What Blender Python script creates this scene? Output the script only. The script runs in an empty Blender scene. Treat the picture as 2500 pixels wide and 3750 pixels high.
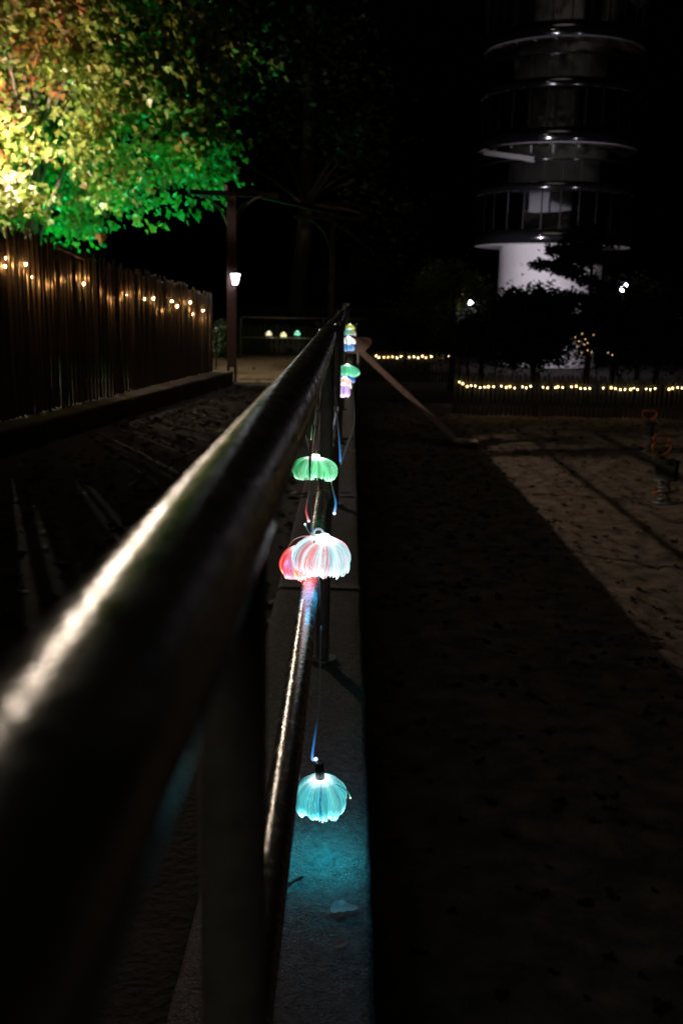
import bpy, math, random
from mathutils import Vector, Matrix, noise
random.seed(7)
rnd, uni = random.random, random.uniform
scene = bpy.context.scene
col = scene.collection
PI = math.pi
R = math.radians

# ------------------------------------------------------------------ camera
CAMZ = 1.6
FPX = 3646.0                       # focal length in pixels of the 2500 x 3750 frame
cam_rot = (Matrix.Rotation(R(0.29), 3, 'Z') @ Matrix.Rotation(R(90 - 12.08), 3, 'X') @ Matrix.Rotation(R(1.2), 3, 'Z'))
cd = bpy.data.cameras.new('camera')
cam = bpy.data.objects.new('camera', cd)
col.objects.link(cam)
cam.location = (0, 0, CAMZ)
cam.rotation_euler = cam_rot.to_euler()
cd.sensor_fit = 'VERTICAL'
cd.sensor_height = 36.0
cd.sensor_width = 24.0
cd.lens = 35.0
cd.clip_start = 0.02
cd.clip_end = 600
cd.dof.use_dof = True
cd.dof.focus_distance = 2.35
cd.dof.aperture_fstop = 5.6
scene.camera = cam

# ------------------------------------------------------------------ night sky
world = bpy.data.worlds.new('World')
scene.world = world
world.use_nodes = True
wn = world.node_tree
sky = wn.nodes.new('ShaderNodeTexSky')
sky.sky_type = 'NISHITA'
sky.sun_disc = False
sky.sun_elevation = R(-4.0)
sky.sun_rotation = R(200)
bg = wn.nodes['Background']
wn.links.new(sky.outputs[0], bg.inputs[0])
bg.inputs[1].default_value = 0.006

scene.view_settings.view_transform = 'Standard'
scene.view_settings.look = 'None'
scene.view_settings.exposure = 0.0
scene.view_settings.gamma = 1.0
scene.render.engine = 'CYCLES'
scene.cycles.use_denoising = True
scene.cycles.use_light_tree = True
scene.cycles.max_bounces = 7
scene.cycles.diffuse_bounces = 2
scene.cycles.glossy_bounces = 4
scene.cycles.transparent_max_bounces = 12
scene.cycles.caustics_reflective = False
scene.cycles.caustics_refractive = False
scene.cycles.sample_clamp_indirect = 4.0
scene.cycles.use_adaptive_sampling = False

# weak added fill sun from behind the camera, lifting shaded posts and ground
sd = bpy.data.lights.new('fill_sun', 'SUN')
sd.energy = 0.042
sd.angle = R(25)
sd.color = (1.0, 0.86, 0.72)
sun = bpy.data.objects.new('fill_sun', sd)
col.objects.link(sun)
sun.rotation_euler = (R(48), 0, R(-12))

# lamp strengths (radiance of the glowing surface)
L_STREET, L_LANTERN, L_FLOOD, L_PARK, L_GREEN = 8500.0, 26.0, 4800.0, 75.0, 4500.0


def at(px, py, Y):
    """world point seen at a pixel of the photograph, at distance Y along the railing"""
    d = cam_rot @ Vector(((px - 1250) / FPX, -(py - 1875) / FPX, -1.0))
    return Vector((0, 0, CAMZ)) + d * (Y / d.y)


# ------------------------------------------------------------------ materials
MATS = {}


def mat(name, color, rough=0.7, metal=0.0, var=0.25, scale=8.0, bump=0.0, bscale=40.0, spec=0.5, translucent=0.0, coord='Object'):
    if name in MATS:
        return MATS[name]
    m = bpy.data.materials.new(name)
    m.use_nodes = True
    nt = m.node_tree
    b = nt.nodes['Principled BSDF']
    tc = nt.nodes.new('ShaderNodeTexCoord')
    n1 = nt.nodes.new('ShaderNodeTexNoise')
    n1.inputs['Scale'].default_value = scale
    n1.inputs['Detail'].default_value = 7
    n1.inputs['Roughness'].default_value = 0.65
    nt.links.new(tc.outputs[coord], n1.inputs['Vector'])
    ramp = nt.nodes.new('ShaderNodeValToRGB')
    c = Vector(color)
    ramp.color_ramp.elements[0].position = 0.3
    ramp.color_ramp.elements[1].position = 0.7
    ramp.color_ramp.elements[0].color = (*(c * (1 - var)), 1)
    ramp.color_ramp.elements[1].color = (*(c * (1 + var)), 1)
    nt.links.new(n1.outputs['Fac'], ramp.inputs['Fac'])
    nt.links.new(ramp.outputs['Color'], b.inputs['Base Color'])
    b.inputs['Roughness'].default_value = rough
    b.inputs['Metallic'].default_value = metal
    b.inputs['Specular IOR Level'].default_value = spec
    if rough < 0.6:
        mr = nt.nodes.new('ShaderNodeMapRange')
        mr.inputs['From Min'].default_value = 0.3
        mr.inputs['From Max'].default_value = 0.7
        mr.inputs['To Min'].default_value = rough * 0.8
        mr.inputs['To Max'].default_value = min(1, rough * 1.25)
        nt.links.new(n1.outputs['Fac'], mr.inputs['Value'])
        nt.links.new(mr.outputs[0], b.inputs['Roughness'])
    if bump:
        n2 = nt.nodes.new('ShaderNodeTexNoise')
        n2.inputs['Scale'].default_value = bscale
        n2.inputs['Detail'].default_value = 6
        nt.links.new(tc.outputs[coord], n2.inputs['Vector'])
        bp = nt.nodes.new('ShaderNodeBump')
        bp.inputs['Strength'].default_value = bump
        bp.inputs['Distance'].default_value = 0.01
        nt.links.new(n2.outputs['Fac'], bp.inputs['Height'])
        nt.links.new(bp.outputs[0], b.inputs['Normal'])
    MATS[name] = m
    return m


def glow_mat(name, color, strength, mottled=False):
    """a surface that gives off light: lamp glass, bulbs"""
    if name in MATS:
        return MATS[name]
    m = bpy.data.materials.new(name)
    m.use_nodes = True
    nt = m.node_tree
    nt.nodes.remove(nt.nodes['Principled BSDF'])
    e = nt.nodes.new('ShaderNodeEmission')
    e.inputs[0].default_value = (*color, 1)
    e.inputs[1].default_value = strength
    nt.links.new(e.outputs[0], nt.nodes['Material Output'].inputs[0])
    MATS[name] = m
    return m


def fibre_mat(name='fibre_glow', k=1.0):
    """lit optical fibre: colour and strength come from the attribute 'glow'"""
    if name in MATS:
        return MATS[name]
    m = bpy.data.materials.new(name)
    m.use_nodes = True
    nt = m.node_tree
    b = nt.nodes['Principled BSDF']
    b.inputs['Base Color'].default_value = (0.35, 0.35, 0.35, 1)
    b.inputs['Roughness'].default_value = 0.25
    a = nt.nodes.new('ShaderNodeAttribute')
    a.attribute_name = 'glow'
    nt.links.new(a.outputs['Color'], b.inputs['Emission Color'])
    b.inputs['Emission Strength'].default_value = k
    MATS[name] = m
    return m


def leaf_mat(name, k=1.0):
    """thin leaves: colour from the attribute 'tint', light passes through them"""
    if name in MATS:
        return MATS[name]
    m = bpy.data.materials.new(name)
    m.use_nodes = True
    nt = m.node_tree
    nt.nodes.remove(nt.nodes['Principled BSDF'])
    a = nt.nodes.new('ShaderNodeAttribute')
    a.attribute_name = 'tint'
    d = nt.nodes.new('ShaderNodeBsdfDiffuse')
    t = nt.nodes.new('ShaderNodeBsdfTranslucent')
    g = nt.nodes.new('ShaderNodeBsdfGlossy')
    g.inputs['Roughness'].default_value = 0.45
    g.inputs['Color'].default_value = (0.8, 0.8, 0.8, 1)
    m1 = nt.nodes.new('ShaderNodeMixShader')
    m1.inputs[0].default_value = 0.48
    m2 = nt.nodes.new('ShaderNodeMixShader')
    m2.inputs[0].default_value = 0.05
    nt.links.new(a.outputs['Color'], d.inputs[0])
    nt.links.new(a.outputs['Color'], t.inputs[0])
    nt.links.new(d.outputs[0], m1.inputs[1])
    nt.links.new(t.outputs[0], m1.inputs[2])
    nt.links.new(m1.outputs[0], m2.inputs[1])
    nt.links.new(g.outputs[0], m2.inputs[2])
    nt.links.new(m2.outputs[0], nt.nodes['Material Output'].inputs[0])
    MATS[name] = m
    return m


def glass_mat(name):
    if name in MATS:
        return MATS[name]
    m = bpy.data.materials.new(name)
    m.use_nodes = True
    nt = m.node_tree
    nt.nodes.remove(nt.nodes['Principled BSDF'])
    tr = nt.nodes.new('ShaderNodeBsdfTransparent')
    tr.inputs[0].default_value = (0.88, 0.89, 0.9, 1)
    gl = nt.nodes.new('ShaderNodeBsdfGlossy')
    gl.inputs['Roughness'].default_value = 0.06
    gl.inputs['Color'].default_value = (0.9, 0.9, 0.9, 1)
    fr = nt.nodes.new('ShaderNodeFresnel')
    fr.inputs[0].default_value = 1.6
    mx = nt.nodes.new('ShaderNodeMixShader')
    nt.links.new(fr.outputs[0], mx.inputs[0])
    nt.links.new(tr.outputs[0], mx.inputs[1])
    nt.links.new(gl.outputs[0], mx.inputs[2])
    nt.links.new(mx.outputs[0], nt.nodes['Material Output'].inputs[0])
    MATS[name] = m
    return m


M_STEEL = mat('galvanised_steel', (0.34, 0.33, 0.31), 0.18, 0.6, 0.3, 38, 0.12, 130)
for _nd in M_STEEL.node_tree.nodes:
    if _nd.type == 'MAP_RANGE':
        _nd.inputs['To Min'].default_value = 0.11
        _nd.inputs['To Max'].default_value = 0.36
M_POST = mat('post_paint', (0.52, 0.49, 0.44), 0.6, 0.0, 0.25, 30, 0.3, 90)
M_CONC = mat('concrete', (0.165, 0.155, 0.145), 0.85, 0, 0.5, 45, 1.0, 140)
_nt = M_CONC.node_tree
_b = _nt.nodes['Principled BSDF']
_vo = _nt.nodes.new('ShaderNodeTexVoronoi')
_vo.inputs['Scale'].default_value = 160
_n = _nt.nodes.new('ShaderNodeTexNoise')
_n.inputs['Scale'].default_value = 9
_n.inputs['Detail'].default_value = 5
_tc = _nt.nodes.new('ShaderNodeTexCoord')
_nt.links.new(_tc.outputs['Object'], _vo.inputs['Vector'])
_nt.links.new(_tc.outputs['Object'], _n.inputs['Vector'])
_mr = _nt.nodes.new('ShaderNodeMapRange')      # pale aggregate grains
_mr.inputs['From Min'].default_value = 0.28
_mr.inputs['From Max'].default_value = 0.12
_nt.links.new(_vo.outputs['Distance'], _mr.inputs['Value'])
_m2 = _nt.nodes.new('ShaderNodeMapRange')
_m2.inputs['From Min'].default_value = 0.47
_m2.inputs['From Max'].default_value = 0.62
_nt.links.new(_n.outputs['Fac'], _m2.inputs['Value'])
_mu = _nt.nodes.new('ShaderNodeMath')
_mu.operation = 'MULTIPLY'
_nt.links.new(_mr.outputs[0], _mu.inputs[0])
_nt.links.new(_m2.outputs[0], _mu.inputs[1])
_mx = _nt.nodes.new('ShaderNodeMixRGB')
_old = _b.inputs['Base Color'].links[0].from_socket
_nt.links.new(_mu.outputs[0], _mx.inputs[0])
_nt.links.new(_old, _mx.inputs[1])
_mx.inputs[2].default_value = (0.62, 0.60, 0.56, 1)
_nt.links.new(_mx.outputs[0], _b.inputs['Base Color'])
M_CONC_L = mat('old_concrete', (0.13, 0.105, 0.085), 0.9, 0, 0.4, 5, 0.6, 60)
M_SAND = mat('sand', (0.235, 0.175, 0.135), 0.95, 0, 0.6, 4.5, 1.0, 16)
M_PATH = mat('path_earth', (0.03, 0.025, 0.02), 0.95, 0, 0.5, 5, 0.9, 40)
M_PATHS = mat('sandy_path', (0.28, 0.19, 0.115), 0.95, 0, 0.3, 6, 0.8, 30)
M_WOOD = mat('fence_wood', (0.13, 0.085, 0.046), 0.75, 0, 0.35, 22, 0.4, 120)
M_WOODG = mat('weathered_wood', (0.085, 0.075, 0.06), 0.8, 0, 0.35, 22, 0.4, 120)
M_BARK = mat('bark', (0.12, 0.09, 0.065), 0.9, 0, 0.4, 12, 0.9, 30)
M_BARKD = mat('dark_bark', (0.045, 0.036, 0.028), 0.95, 0, 0.4, 10, 0.9, 25)
M_RED = mat('oxide_red_paint', (0.03, 0.008, 0.007), 0.7, 0, 0.3, 14, 0.2, 60)
M_BLACK = mat('black_plastic', (0.012, 0.012, 0.013), 0.4, 0, 0.2, 20)
M_IRON = mat('black_iron', (0.03, 0.03, 0.03), 0.5, 0.6, 0.2, 20)
M_WHITE = mat('white_render', (0.80, 0.78, 0.78), 0.8, 0, 0.06, 1.2, 0.15, 12)
M_FASCIA = mat('fascia_metal', (0.20, 0.20, 0.21), 0.12, 0.95, 0.25, 4)
M_DARK = mat('dark_door', (0.02, 0.02, 0.022), 0.4, 0, 0.2, 6)
M_SLIDE = mat('slide_plastic', (0.50, 0.335, 0.28), 0.5, 0, 0.15, 6)
M_ORANGE = mat('orange_paint', (0.65, 0.20, 0.03), 0.45, 0, 0.15, 14)
M_GREY = mat('spring_steel', (0.35, 0.35, 0.34), 0.45, 0.4, 0.25, 18)
M_MULL = mat('mullion_metal', (0.05, 0.05, 0.052), 0.5, 0.3, 0.2, 10)
M_WIRE = mat('clear_wire', (0.25, 0.19, 0.15), 0.4, 0, 0.2, 40)
M_LEAF = leaf_mat('leaf')
M_FIB = fibre_mat()
M_GLASS = glass_mat('glass')

# ------------------------------------------------------------------ mesh helpers
WLOC = {}


class MB:
    def __init__(s):
        s.v, s.f, s.c = [], [], []

    def add(s, vs, fs, c=None):
        o = len(s.v)
        s.v.extend(Vector(p) for p in vs)
        s.f.extend(tuple(i + o for i in f) for f in fs)
        if c is not None:
            s.c.extend(c if isinstance(c, list) else [c] * len(vs))
        return s

    def box(s, lo, hi):
        (a, b, c), (d, e, f) = lo, hi
        return s.add([(a, b, c), (d, b, c), (d, e, c), (a, e, c), (a, b, f), (d, b, f), (d, e, f), (a, e, f)],
                     [(3, 2, 1, 0), (4, 5, 6, 7), (0, 1, 5, 4), (1, 2, 6, 5), (2, 3, 7, 6), (3, 0, 4, 7)])

    def bar(s, p, q, w, h, up=(0, 0, 1)):
        p, q = Vector(p), Vector(q)
        d = (q - p).normalized()
        x = d.cross(Vector(up))
        if x.length < 1e-4:
            x = d.cross(Vector((1, 0, 0)))
        x.normalize()
        y = x.cross(d)
        vs = []
        for e in (p, q):
            for i, j in ((-1, -1), (1, -1), (1, 1), (-1, 1)):
                vs.append(e + x * (i * w / 2) + y * (j * h / 2))
        return s.add(vs, [(0, 1, 2, 3), (7, 6, 5, 4), (0, 4, 5, 1), (1, 5, 6, 2), (2, 6, 7, 3), (3, 7, 4, 0)])

    def tube(s, pts, r, seg=12, c=None, cap=True):
        pts = [Vector(p) for p in pts]
        n = len(pts)
        rs = r if isinstance(r, (list, tuple)) else [r] * n
        vs, fs, cs = [], [], []
        x = None
        for i in range(n):
            d = (pts[min(i + 1, n - 1)] - pts[max(i - 1, 0)])
            if d.length < 1e-9:
                d = Vector((0, 0, 1))
            d.normalize()
            if x is None:
                x = d.orthogonal().normalized()
            else:
                x = x - d * x.dot(d)
                if x.length < 1e-6:
                    x = d.orthogonal()
                x.normalize()
            y = d.cross(x)
            for k in range(seg):
                a = 2 * PI * k / seg
                vs.append(pts[i] + (x * math.cos(a) + y * math.sin(a)) * rs[i])
                if c is not None:
                    cs.append(c[i] if isinstance(c, list) else c)
        for i in range(n - 1):
            for k in range(seg):
                k2 = (k + 1) % seg
                fs.append((i * seg + k, i * seg + k2, (i + 1) * seg + k2, (i + 1) * seg + k))
        if cap:
            fs.append(tuple(reversed(range(seg))))
            fs.append(tuple((n - 1) * seg + k for k in range(seg)))
        return s.add(vs, fs, cs if c is not None else None)

    def lathe(s, prof, seg=32, o=(0, 0, 0), a0=0, a1=2 * PI):
        o = Vector(o)
        full = abs(a1 - a0 - 2 * PI) < 1e-6
        m = seg if full else seg + 1
        vs, fs = [], []
        for (r, z) in prof:
            for k in range(m):
                a = a0 + (a1 - a0) * k / seg
                vs.append(o + Vector((r * math.cos(a), r * math.sin(a), z)))
        for i in range(len(prof) - 1):
            for k in range(seg):
                k2 = (k + 1) % m
                fs.append((i * m + k, i * m + k2, (i + 1) * m + k2, (i + 1) * m + k))
        return s.add(vs, fs)

    def sphere(s, o, r, seg=10, rings=7, sq=1.0):
        prof = [(max(r * math.sin(PI * i / rings), 1e-5), r * sq * -math.cos(PI * i / rings)) for i in range(rings + 1)]
        return s.lathe(prof, seg, o)

    def prism(s, outline, dvec):
        n = len(outline)
        d = Vector(dvec)
        vs = [Vector(p) for p in outline] + [Vector(p) + d for p in outline]
        fs = [tuple(range(n)), tuple(reversed(range(n, 2 * n)))]
        fs += [(i, i + n, (i + 1) % n + n, (i + 1) % n) for i in range(n)]
        return s.add(vs, fs)

    def mesh(s, name, mt, off=Vector((0, 0, 0)), smooth=True, attr='glow'):
        me = bpy.data.meshes.new(name)
        me.from_pydata([tuple(p - off) for p in s.v], [], s.f)
        if mt:
            me.materials.append(mt)
        if s.c and len(s.c) == len(s.v):
            a = me.color_attributes.new(attr, 'FLOAT_COLOR', 'POINT')
            a.data.foreach_set('color', [x for cc in s.c for x in (cc[0], cc[1], cc[2], 1.0)])
        if smooth:
            me.polygons.foreach_set('use_smooth', [len(p.vertices) <= 4 for p in me.polygons])
        me.update()
        return me

    def build(s, name, mt, parent=None, smooth=True, attr='glow', origin=None):
        off = Vector(origin) if origin is not None else (WLOC[parent.name] if parent else Vector((0, 0, 0)))
        me = s.mesh(name, mt, off, smooth, attr)
        return link(name, me, off, parent)


def link(name, me, wloc, parent=None, rot=None):
    o = bpy.data.objects.new(name, me)
    col.objects.link(o)
    wloc = Vector(wloc)
    if parent:
        o.parent = parent
        o.location = wloc - WLOC[parent.name]
    else:
        o.location = wloc
    if rot is not None:
        o.rotation_euler = rot
    WLOC[o.name] = wloc
    return o


def thing(name, loc, label, cat, group=None):
    o = link(name, None, loc)
    tag(o, label, cat, group)
    return o


def tag(o, label=None, cat=None, group=None, kind=None):
    if label:
        o['label'] = label
    if cat:
        o['category'] = cat
    if group:
        o['group'] = group
    if kind:
        o['kind'] = kind
    return o


def lerp(a, b, t):
    return a + (b - a) * t


def spline(pts, n=8):
    """catmull-rom through points"""
    P = [Vector(p) for p in pts]
    P = [P[0] * 2 - P[1]] + P + [P[-1] * 2 - P[-2]]
    out = []
    for i in range(1, len(P) - 2):
        for k in range(n):
            t = k / n
            a, b, c, d = P[i - 1], P[i], P[i + 1], P[i + 2]
            out.append(0.5 * ((2 * b) + (c - a) * t + (2 * a - 5 * b + 4 * c - d) * t * t + (3 * b - a - 3 * c + d) * t ** 3))
    out.append(P[-2])
    return out


# ================================================================== THE SETTING
PG = -1.4          # playground level
WT = 0.38          # top of the retaining wall
WX0, WX1 = -0.29, 0.07


def grid(name, x0, x1, y0, y1, nx, ny, zf, mt):
    vs = [(lerp(x0, x1, i / nx), lerp(y0, y1, j / ny), 0) for j in range(ny + 1) for i in range(nx + 1)]
    vs = [(x, y, zf(x, y)) for x, y, _ in vs]
    fs = [(j * (nx + 1) + i, j * (nx + 1) + i + 1, (j + 1) * (nx + 1) + i + 1, (j + 1) * (nx + 1) + i) for j in range(ny) for i in range(nx)]
    o = MB().add(vs, fs).build(name, mt)
    return tag(o, kind='structure')


def hnoise(x, y, s, a):
    return a * noise.noise(Vector((x * s, y * s, 3.3)))


big = MB().add([(-250, -60, PG - 0.06), (250, -60, PG - 0.06), (250, 400, PG - 0.06), (-250, 400, PG - 0.06)], [(0, 1, 2, 3)]).build('ground', M_PATH)
tag(big, kind='structure')
grid('playground_ground', WX1 - 0.02, 16, 0, 30, 220, 400,
     lambda x, y: PG + hnoise(x, y, 2.2, 0.03) + hnoise(x + 9, y, 5.5, 0.035) + hnoise(x, y + 7, 11, 0.02), M_SAND)


def terrace_z(x, y):
    return 0.0 + hnoise(x, y, 1.4, 0.015) + hnoise(x, y + 5, 6, 0.008)


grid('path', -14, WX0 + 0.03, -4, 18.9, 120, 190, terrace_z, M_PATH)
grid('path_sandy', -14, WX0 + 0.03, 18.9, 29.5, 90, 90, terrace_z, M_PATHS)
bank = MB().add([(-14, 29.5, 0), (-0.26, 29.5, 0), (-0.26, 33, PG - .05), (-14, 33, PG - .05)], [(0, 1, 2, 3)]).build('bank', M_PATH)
tag(bank, kind='structure')

# retaining wall with coping stones
wall = thing('retaining_wall', (-0.11, 12, PG), 'low concrete retaining wall under the pipe railing', 'wall')
MB().box((WX0 + 0.02, -1.5, PG - 0.1), (WX1 - 0.012, 28.5, WT - 0.085)).build('wall_body', M_CONC_L, wall, smooth=False)


def coping(y0, y1):
    b = MB()
    nx, ny = 8, max(4, int((y1 - y0) / 0.08))
    rr = 0.012
    vs, fs = [], []
    prof = [(WX0, WT - 0.085), (WX0, WT - rr), (WX0 + rr, WT)] + [(lerp(WX0 + rr, WX1 - rr, i / nx), WT) for i in range(1, nx)] + \
           [(WX1 - rr, WT), (WX1, WT - rr), (WX1, WT - 0.085)]
    m = len(prof)
    for j in range(ny + 1):
        y = lerp(y0, y1, j / ny)
        for (x, z) in prof:
            vs.append((x + hnoise(y * 3, z * 4 + x, 3, 0.004), y, z + hnoise(x * 3, y * 3, 2.5, 0.002) - (0.006 if j in (0, ny) else 0)))
    for j in range(ny):
        for i in range(m - 1):
            fs.append((j * m + i, j * m + i + 1, (j + 1) * m + i + 1, (j + 1) * m + i))
    fs.append(tuple(range(m)))
    fs.append(tuple(reversed(range(ny * m, ny * m + m))))
    b.add(vs, [tuple(reversed(f)) for f in fs])
    return b


ys = [-1.5, 4.15, 6.2, 8.1, 10.8, 13.4, 16.0, 18.6, 21.2, 23.8, 28.5]
for a, b in zip(ys[:-1], ys[1:]):
    coping(a + 0.005, b - 0.005).build('coping_stone', M_CONC, wall)

# ================================================================== RAILING
RX = -0.072
RZT, RZM = CAMZ - 0.12, CAMZ - 0.636
rail = thing('pipe_railing', (RX, 8, WT), 'galvanised pipe railing running along the low concrete wall', 'railing')


def wob(y):
    return Vector((RX + 0.003 * math.sin(y * 1.3), y, 0))


def railrun(y0, y1, z, dz=0.0, n=24):
    return [wob(lerp(y0, y1, i / n)) + Vector((0, 0, z + dz)) for i in range(n + 1)]


MB().tube(railrun(-0.7, 3.4, RZT), 0.03, 40).build('top_rail', M_STEEL, rail)
MB().tube(railrun(3.4, 8.6, RZT, 0.004), 0.029, 32).build('top_rail', M_STEEL, rail)
MB().tube(railrun(8.6, 23.5, RZT, 0.006), 0.029, 24).build('top_rail', M_STEEL, rail)
MB().tube([p + Vector((-0.007, 0, 0)) for p in railrun(-0.7, 23.5, RZM, 0, 60)], 0.0205, 28).build('middle_rail', M_STEEL, rail)
POSTS = [0.614, 3.25, 5.9, 8.55, 11.2, 13.85, 16.5, 19.15, 21.8, 23.45]
for y in POSTS:
    p = MB().tube([(RX, y, WT - 0.05), (RX, y, RZT)], 0.0225, 28).build('post', M_POST, rail)
    MB().tube([(RX, y, WT + 0.001), (RX, y, WT + 0.012)], 0.048, 24).build('base_plate', M_STEEL, p)
    MB().tube([(RX - .005, y - 0.032, RZM), (RX - .005, y + 0.032, RZM)], 0.026, 24).build('tee_fitting', M_STEEL, p)
for y in (3.4, 8.6, 14.0, 19.3):
    c = MB().tube([(RX, y - 0.06, RZT), (RX, y - 0.05, RZT), (RX, y + 0.05, RZT), (RX, y + 0.06, RZT)], [0.033, 0.037, 0.037, 0.033], 32).build('coupling', M_STEEL, rail)
    for s in (-1, 1):
        MB().tube([(RX + s * 0.02, y - 0.01, RZT + 0.02), (RX + s * 0.034, y - 0.02, RZT + 0.035), (RX + s * 0.042, y - 0.03, RZT + 0.046)],
                  [0.012, 0.011, 0.008], 12).build('set_screw_lug', M_STEEL, c)
tie = MB().tube([(RX + 0.026 * math.cos(a), 5.9 + 0.026 * math.sin(a), RZM + 0.06) for a in [i * 2 * PI / 20 for i in range(21)]], 0.002, 6)
tie.build('cable_tie', M_WIRE, rail)

# ================================================================== JELLYFISH LAMPS
CY, WH, RD, GR = (0.10, 0.80, 1.0), (0.75, 1.0, 1.0), (1.0, 0.06, 0.08), (0.10, 1.0, 0.35)


def jelly(px, py, Y, R_, H_, phimax, cols, label, leads=(), nf=420, glow=1.0, tipk=3.0, ends=0.0, endc=None, cap=0.0, tilt=(0, 0), loop=False, rad=0.0008, lobes=9, hang=None, group='fibre jellyfish lamps on the pipe railing'):
    top = at(px, py, Y)           # where the fibres leave the socket
    t = thing('jellyfish_lamp', top, label, 'lamp', group)
    rot = Matrix.Rotation(tilt[0], 3, 'X') @ Matrix.Rotation(tilt[1], 3, 'Y')
    rs = random.Random(int(px * 7 + py))
    u = rs.uniform
    r0 = 0.0085
    ph = [u(0, 6.28) for _ in range(4)]

    def prof(th, s, jr=1.0, jl=1.0):
        f = s * phimax * jl
        lob = 1 + 0.07 * math.sin(lobes * th + ph[0]) * s + 0.05 * math.sin((lobes // 2 + 1) * th + ph[1]) * s
        r = r0 * (1 - s) + R_ * math.sin(min(f, PI)) * jr * lob
        z = -H_ * (1 - math.cos(f)) / (1 - math.cos(phimax)) * (1 + 0.06 * math.sin(3 * th + ph[2]))
        return top + rot @ Vector((r * math.cos(th), r * math.sin(th), z))

    def mixc(a, b, k):
        return tuple(a[i] * (1 - k) + b[i] * k for i in range(3))

    def colour(th, cl):
        return cols[int(cl * len(cols)) % len(cols)]

    # inner bell: the massed fibres
    seg, rings = 60, 14
    b = MB()
    vs, cs, fs = [], [], []
    for j in range(rings + 1):
        s = j / rings
        for k in range(seg):
            th = 2 * PI * k / seg
            vs.append(prof(th, s, 0.94, 0.95))
            st = 0.5 + 0.5 * noise.noise(Vector((math.cos(th) * 5 + px, math.sin(th) * 5, s * 0.6)))
            cc = colour(th, (st * 1.2) % 1)
            kk = glow * (0.75 + 0.6 * max(0, st - 0.25)) * (0.55 + 1.6 * max(0, 1 - s * 4.5))
            w = max(0, 1 - s * 4) * 0.8
            cs.append(tuple(x * kk for x in mixc(cc, (1, 1, 1), w)))
    for j in range(rings):
        for k in range(seg):
            fs.append((j * seg + k, j * seg + (k + 1) % seg, (j + 1) * seg + (k + 1) % seg, (j + 1) * seg + k))
    b.add(vs, fs, cs)
    bell = b.build('fibre_bell', M_FIB, t)
    # single strands with bright cut ends
    sb = MB()
    ncl = 46
    cls = [(u(0, 6.283), u(0.9, 1.05), u(0, 1), u(0.5, 1.15)) for _ in range(ncl)]
    for i in range(nf):
        c0 = cls[rs.randrange(ncl)]
        th = c0[0] + rs.gauss(0, 0.10)
        jl, jr = c0[1] * u(0.96, 1.03), u(0.93, 1.05)
        base = colour(th, (c0[2] + u(-0.06, 0.06)) % 1)
        br = c0[3] * u(0.7, 1.2) * glow
        n = 8
        pts = [prof(th + 0.05 * math.sin(k * 0.5 + i) * k / n, k / n, jr, jl) for k in range(n + 1)]
        cc = []
        for k in range(n + 1):
            s = k / n
            w = max(0, 1 - s * 3.2)
            g = br * (0.55 + 2.6 * w * w + (tipk if k == n else (0.35 * tipk if k == n - 1 else 0)) * (1 if rs.random() < 0.6 else 0.25))
            cl = mixc(base, (1, 1, 1), min(0.85, w * 0.8 + (0.35 if k == n else 0)))
            cc.append(tuple(x * g for x in cl))
        sb.tube(pts, [rad * 1.0] * n + [rad * 1.25], 3, cc, cap=True)
    tag(sb.build('fibre_strands', M_FIB, t, smooth=False), kind='stuff')
    if ends:
        # the massed cut ends of the inner fibres, facing down
        eb = MB()
        ce = tuple(x * ends for x in (endc or cols[0]))
        rings_ = [(.05, -.62), (.30, -.70), (.52, -.80)]
        vs, fs = [], []
        for (a_, z_) in rings_:
            for k in range(24):
                th = 2 * PI * k / 24
                vs.append(top + rot @ Vector((R_ * a_ * math.cos(th), R_ * a_ * math.sin(th), H_ * z_ + .002 * math.sin(5 * th))))
        for j in range(2):
            for k in range(24):
                fs.append((j * 24 + k, (j + 1) * 24 + k, (j + 1) * 24 + (k + 1) % 24, j * 24 + (k + 1) % 24))
        eb.add(vs, fs, ce).build('fibre_ends', M_FIB, t)
    # socket and cap
    up = rot @ Vector((0, 0, 1))
    if cap > 0:
        MB().tube([top - up * 0.006, top + up * cap * 0.5, top + up * cap], [0.0105, 0.0098, 0.0088], 20).build('socket', M_BLACK, t)
    else:
        k = 4.5 * glow
        c1 = tuple(x * k for x in mixc(cols[0], (1, 1, 1), 0.6))
        MB().tube([top - up * 0.004, top + up * 0.008], [0.012, 0.010], 14, [c1, c1]).build('socket', M_FIB, t)
    if loop:
        pts = [top + rot @ Vector((-0.014 + 0.010 * math.cos(a), 0, 0.010 + 0.010 * math.sin(a))) for a in [i * 4.6 / 14 - 0.3 for i in range(15)]]
        MB().tube(pts, 0.0022, 8, (0.25, 0.32, 0.45)).build('hanging_loop', M_FIB, t)
    if hang:
        hp = [at(*q) for q in hang]
        MB().tube(spline(hp, 6), 0.0016, 6).build('hanging_wire', M_WIRE, t)
    for (pts, c, r, g0, g1, tip) in leads:
        P = spline([at(*q) for q in pts], 7)
        n = len(P)
        cc = []
        for i in range(n):
            s = i / (n - 1)
            k = 0.0 if s < g0 else g1 * ((s - g0) / (1 - g0)) ** 1.6
            ccc = mixc(c, (1, 1, 1), 0.5 * max(0, s - 0.75) * 4 * (1 if tip else 0))
            cc.append(tuple(x * k + 0.004 * (2 - i % 1) for x in ccc))
        rr = [r * (0.75 + 0.5 * (i / (n - 1))) for i in range(n)]
        ld = MB().tube(P, rr, 8, cc).build('lead_fibre', M_FIB, t)
        if tip:
            MB().sphere(P[-1], r * tip, 10, 7).build('glowing_tip', glow_mat('tip_%02x%02x%02x' % tuple(int(x * 255) for x in c), mixc(c, (1, 1, 1), 0.45), 2.6), ld)
    return t


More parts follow.
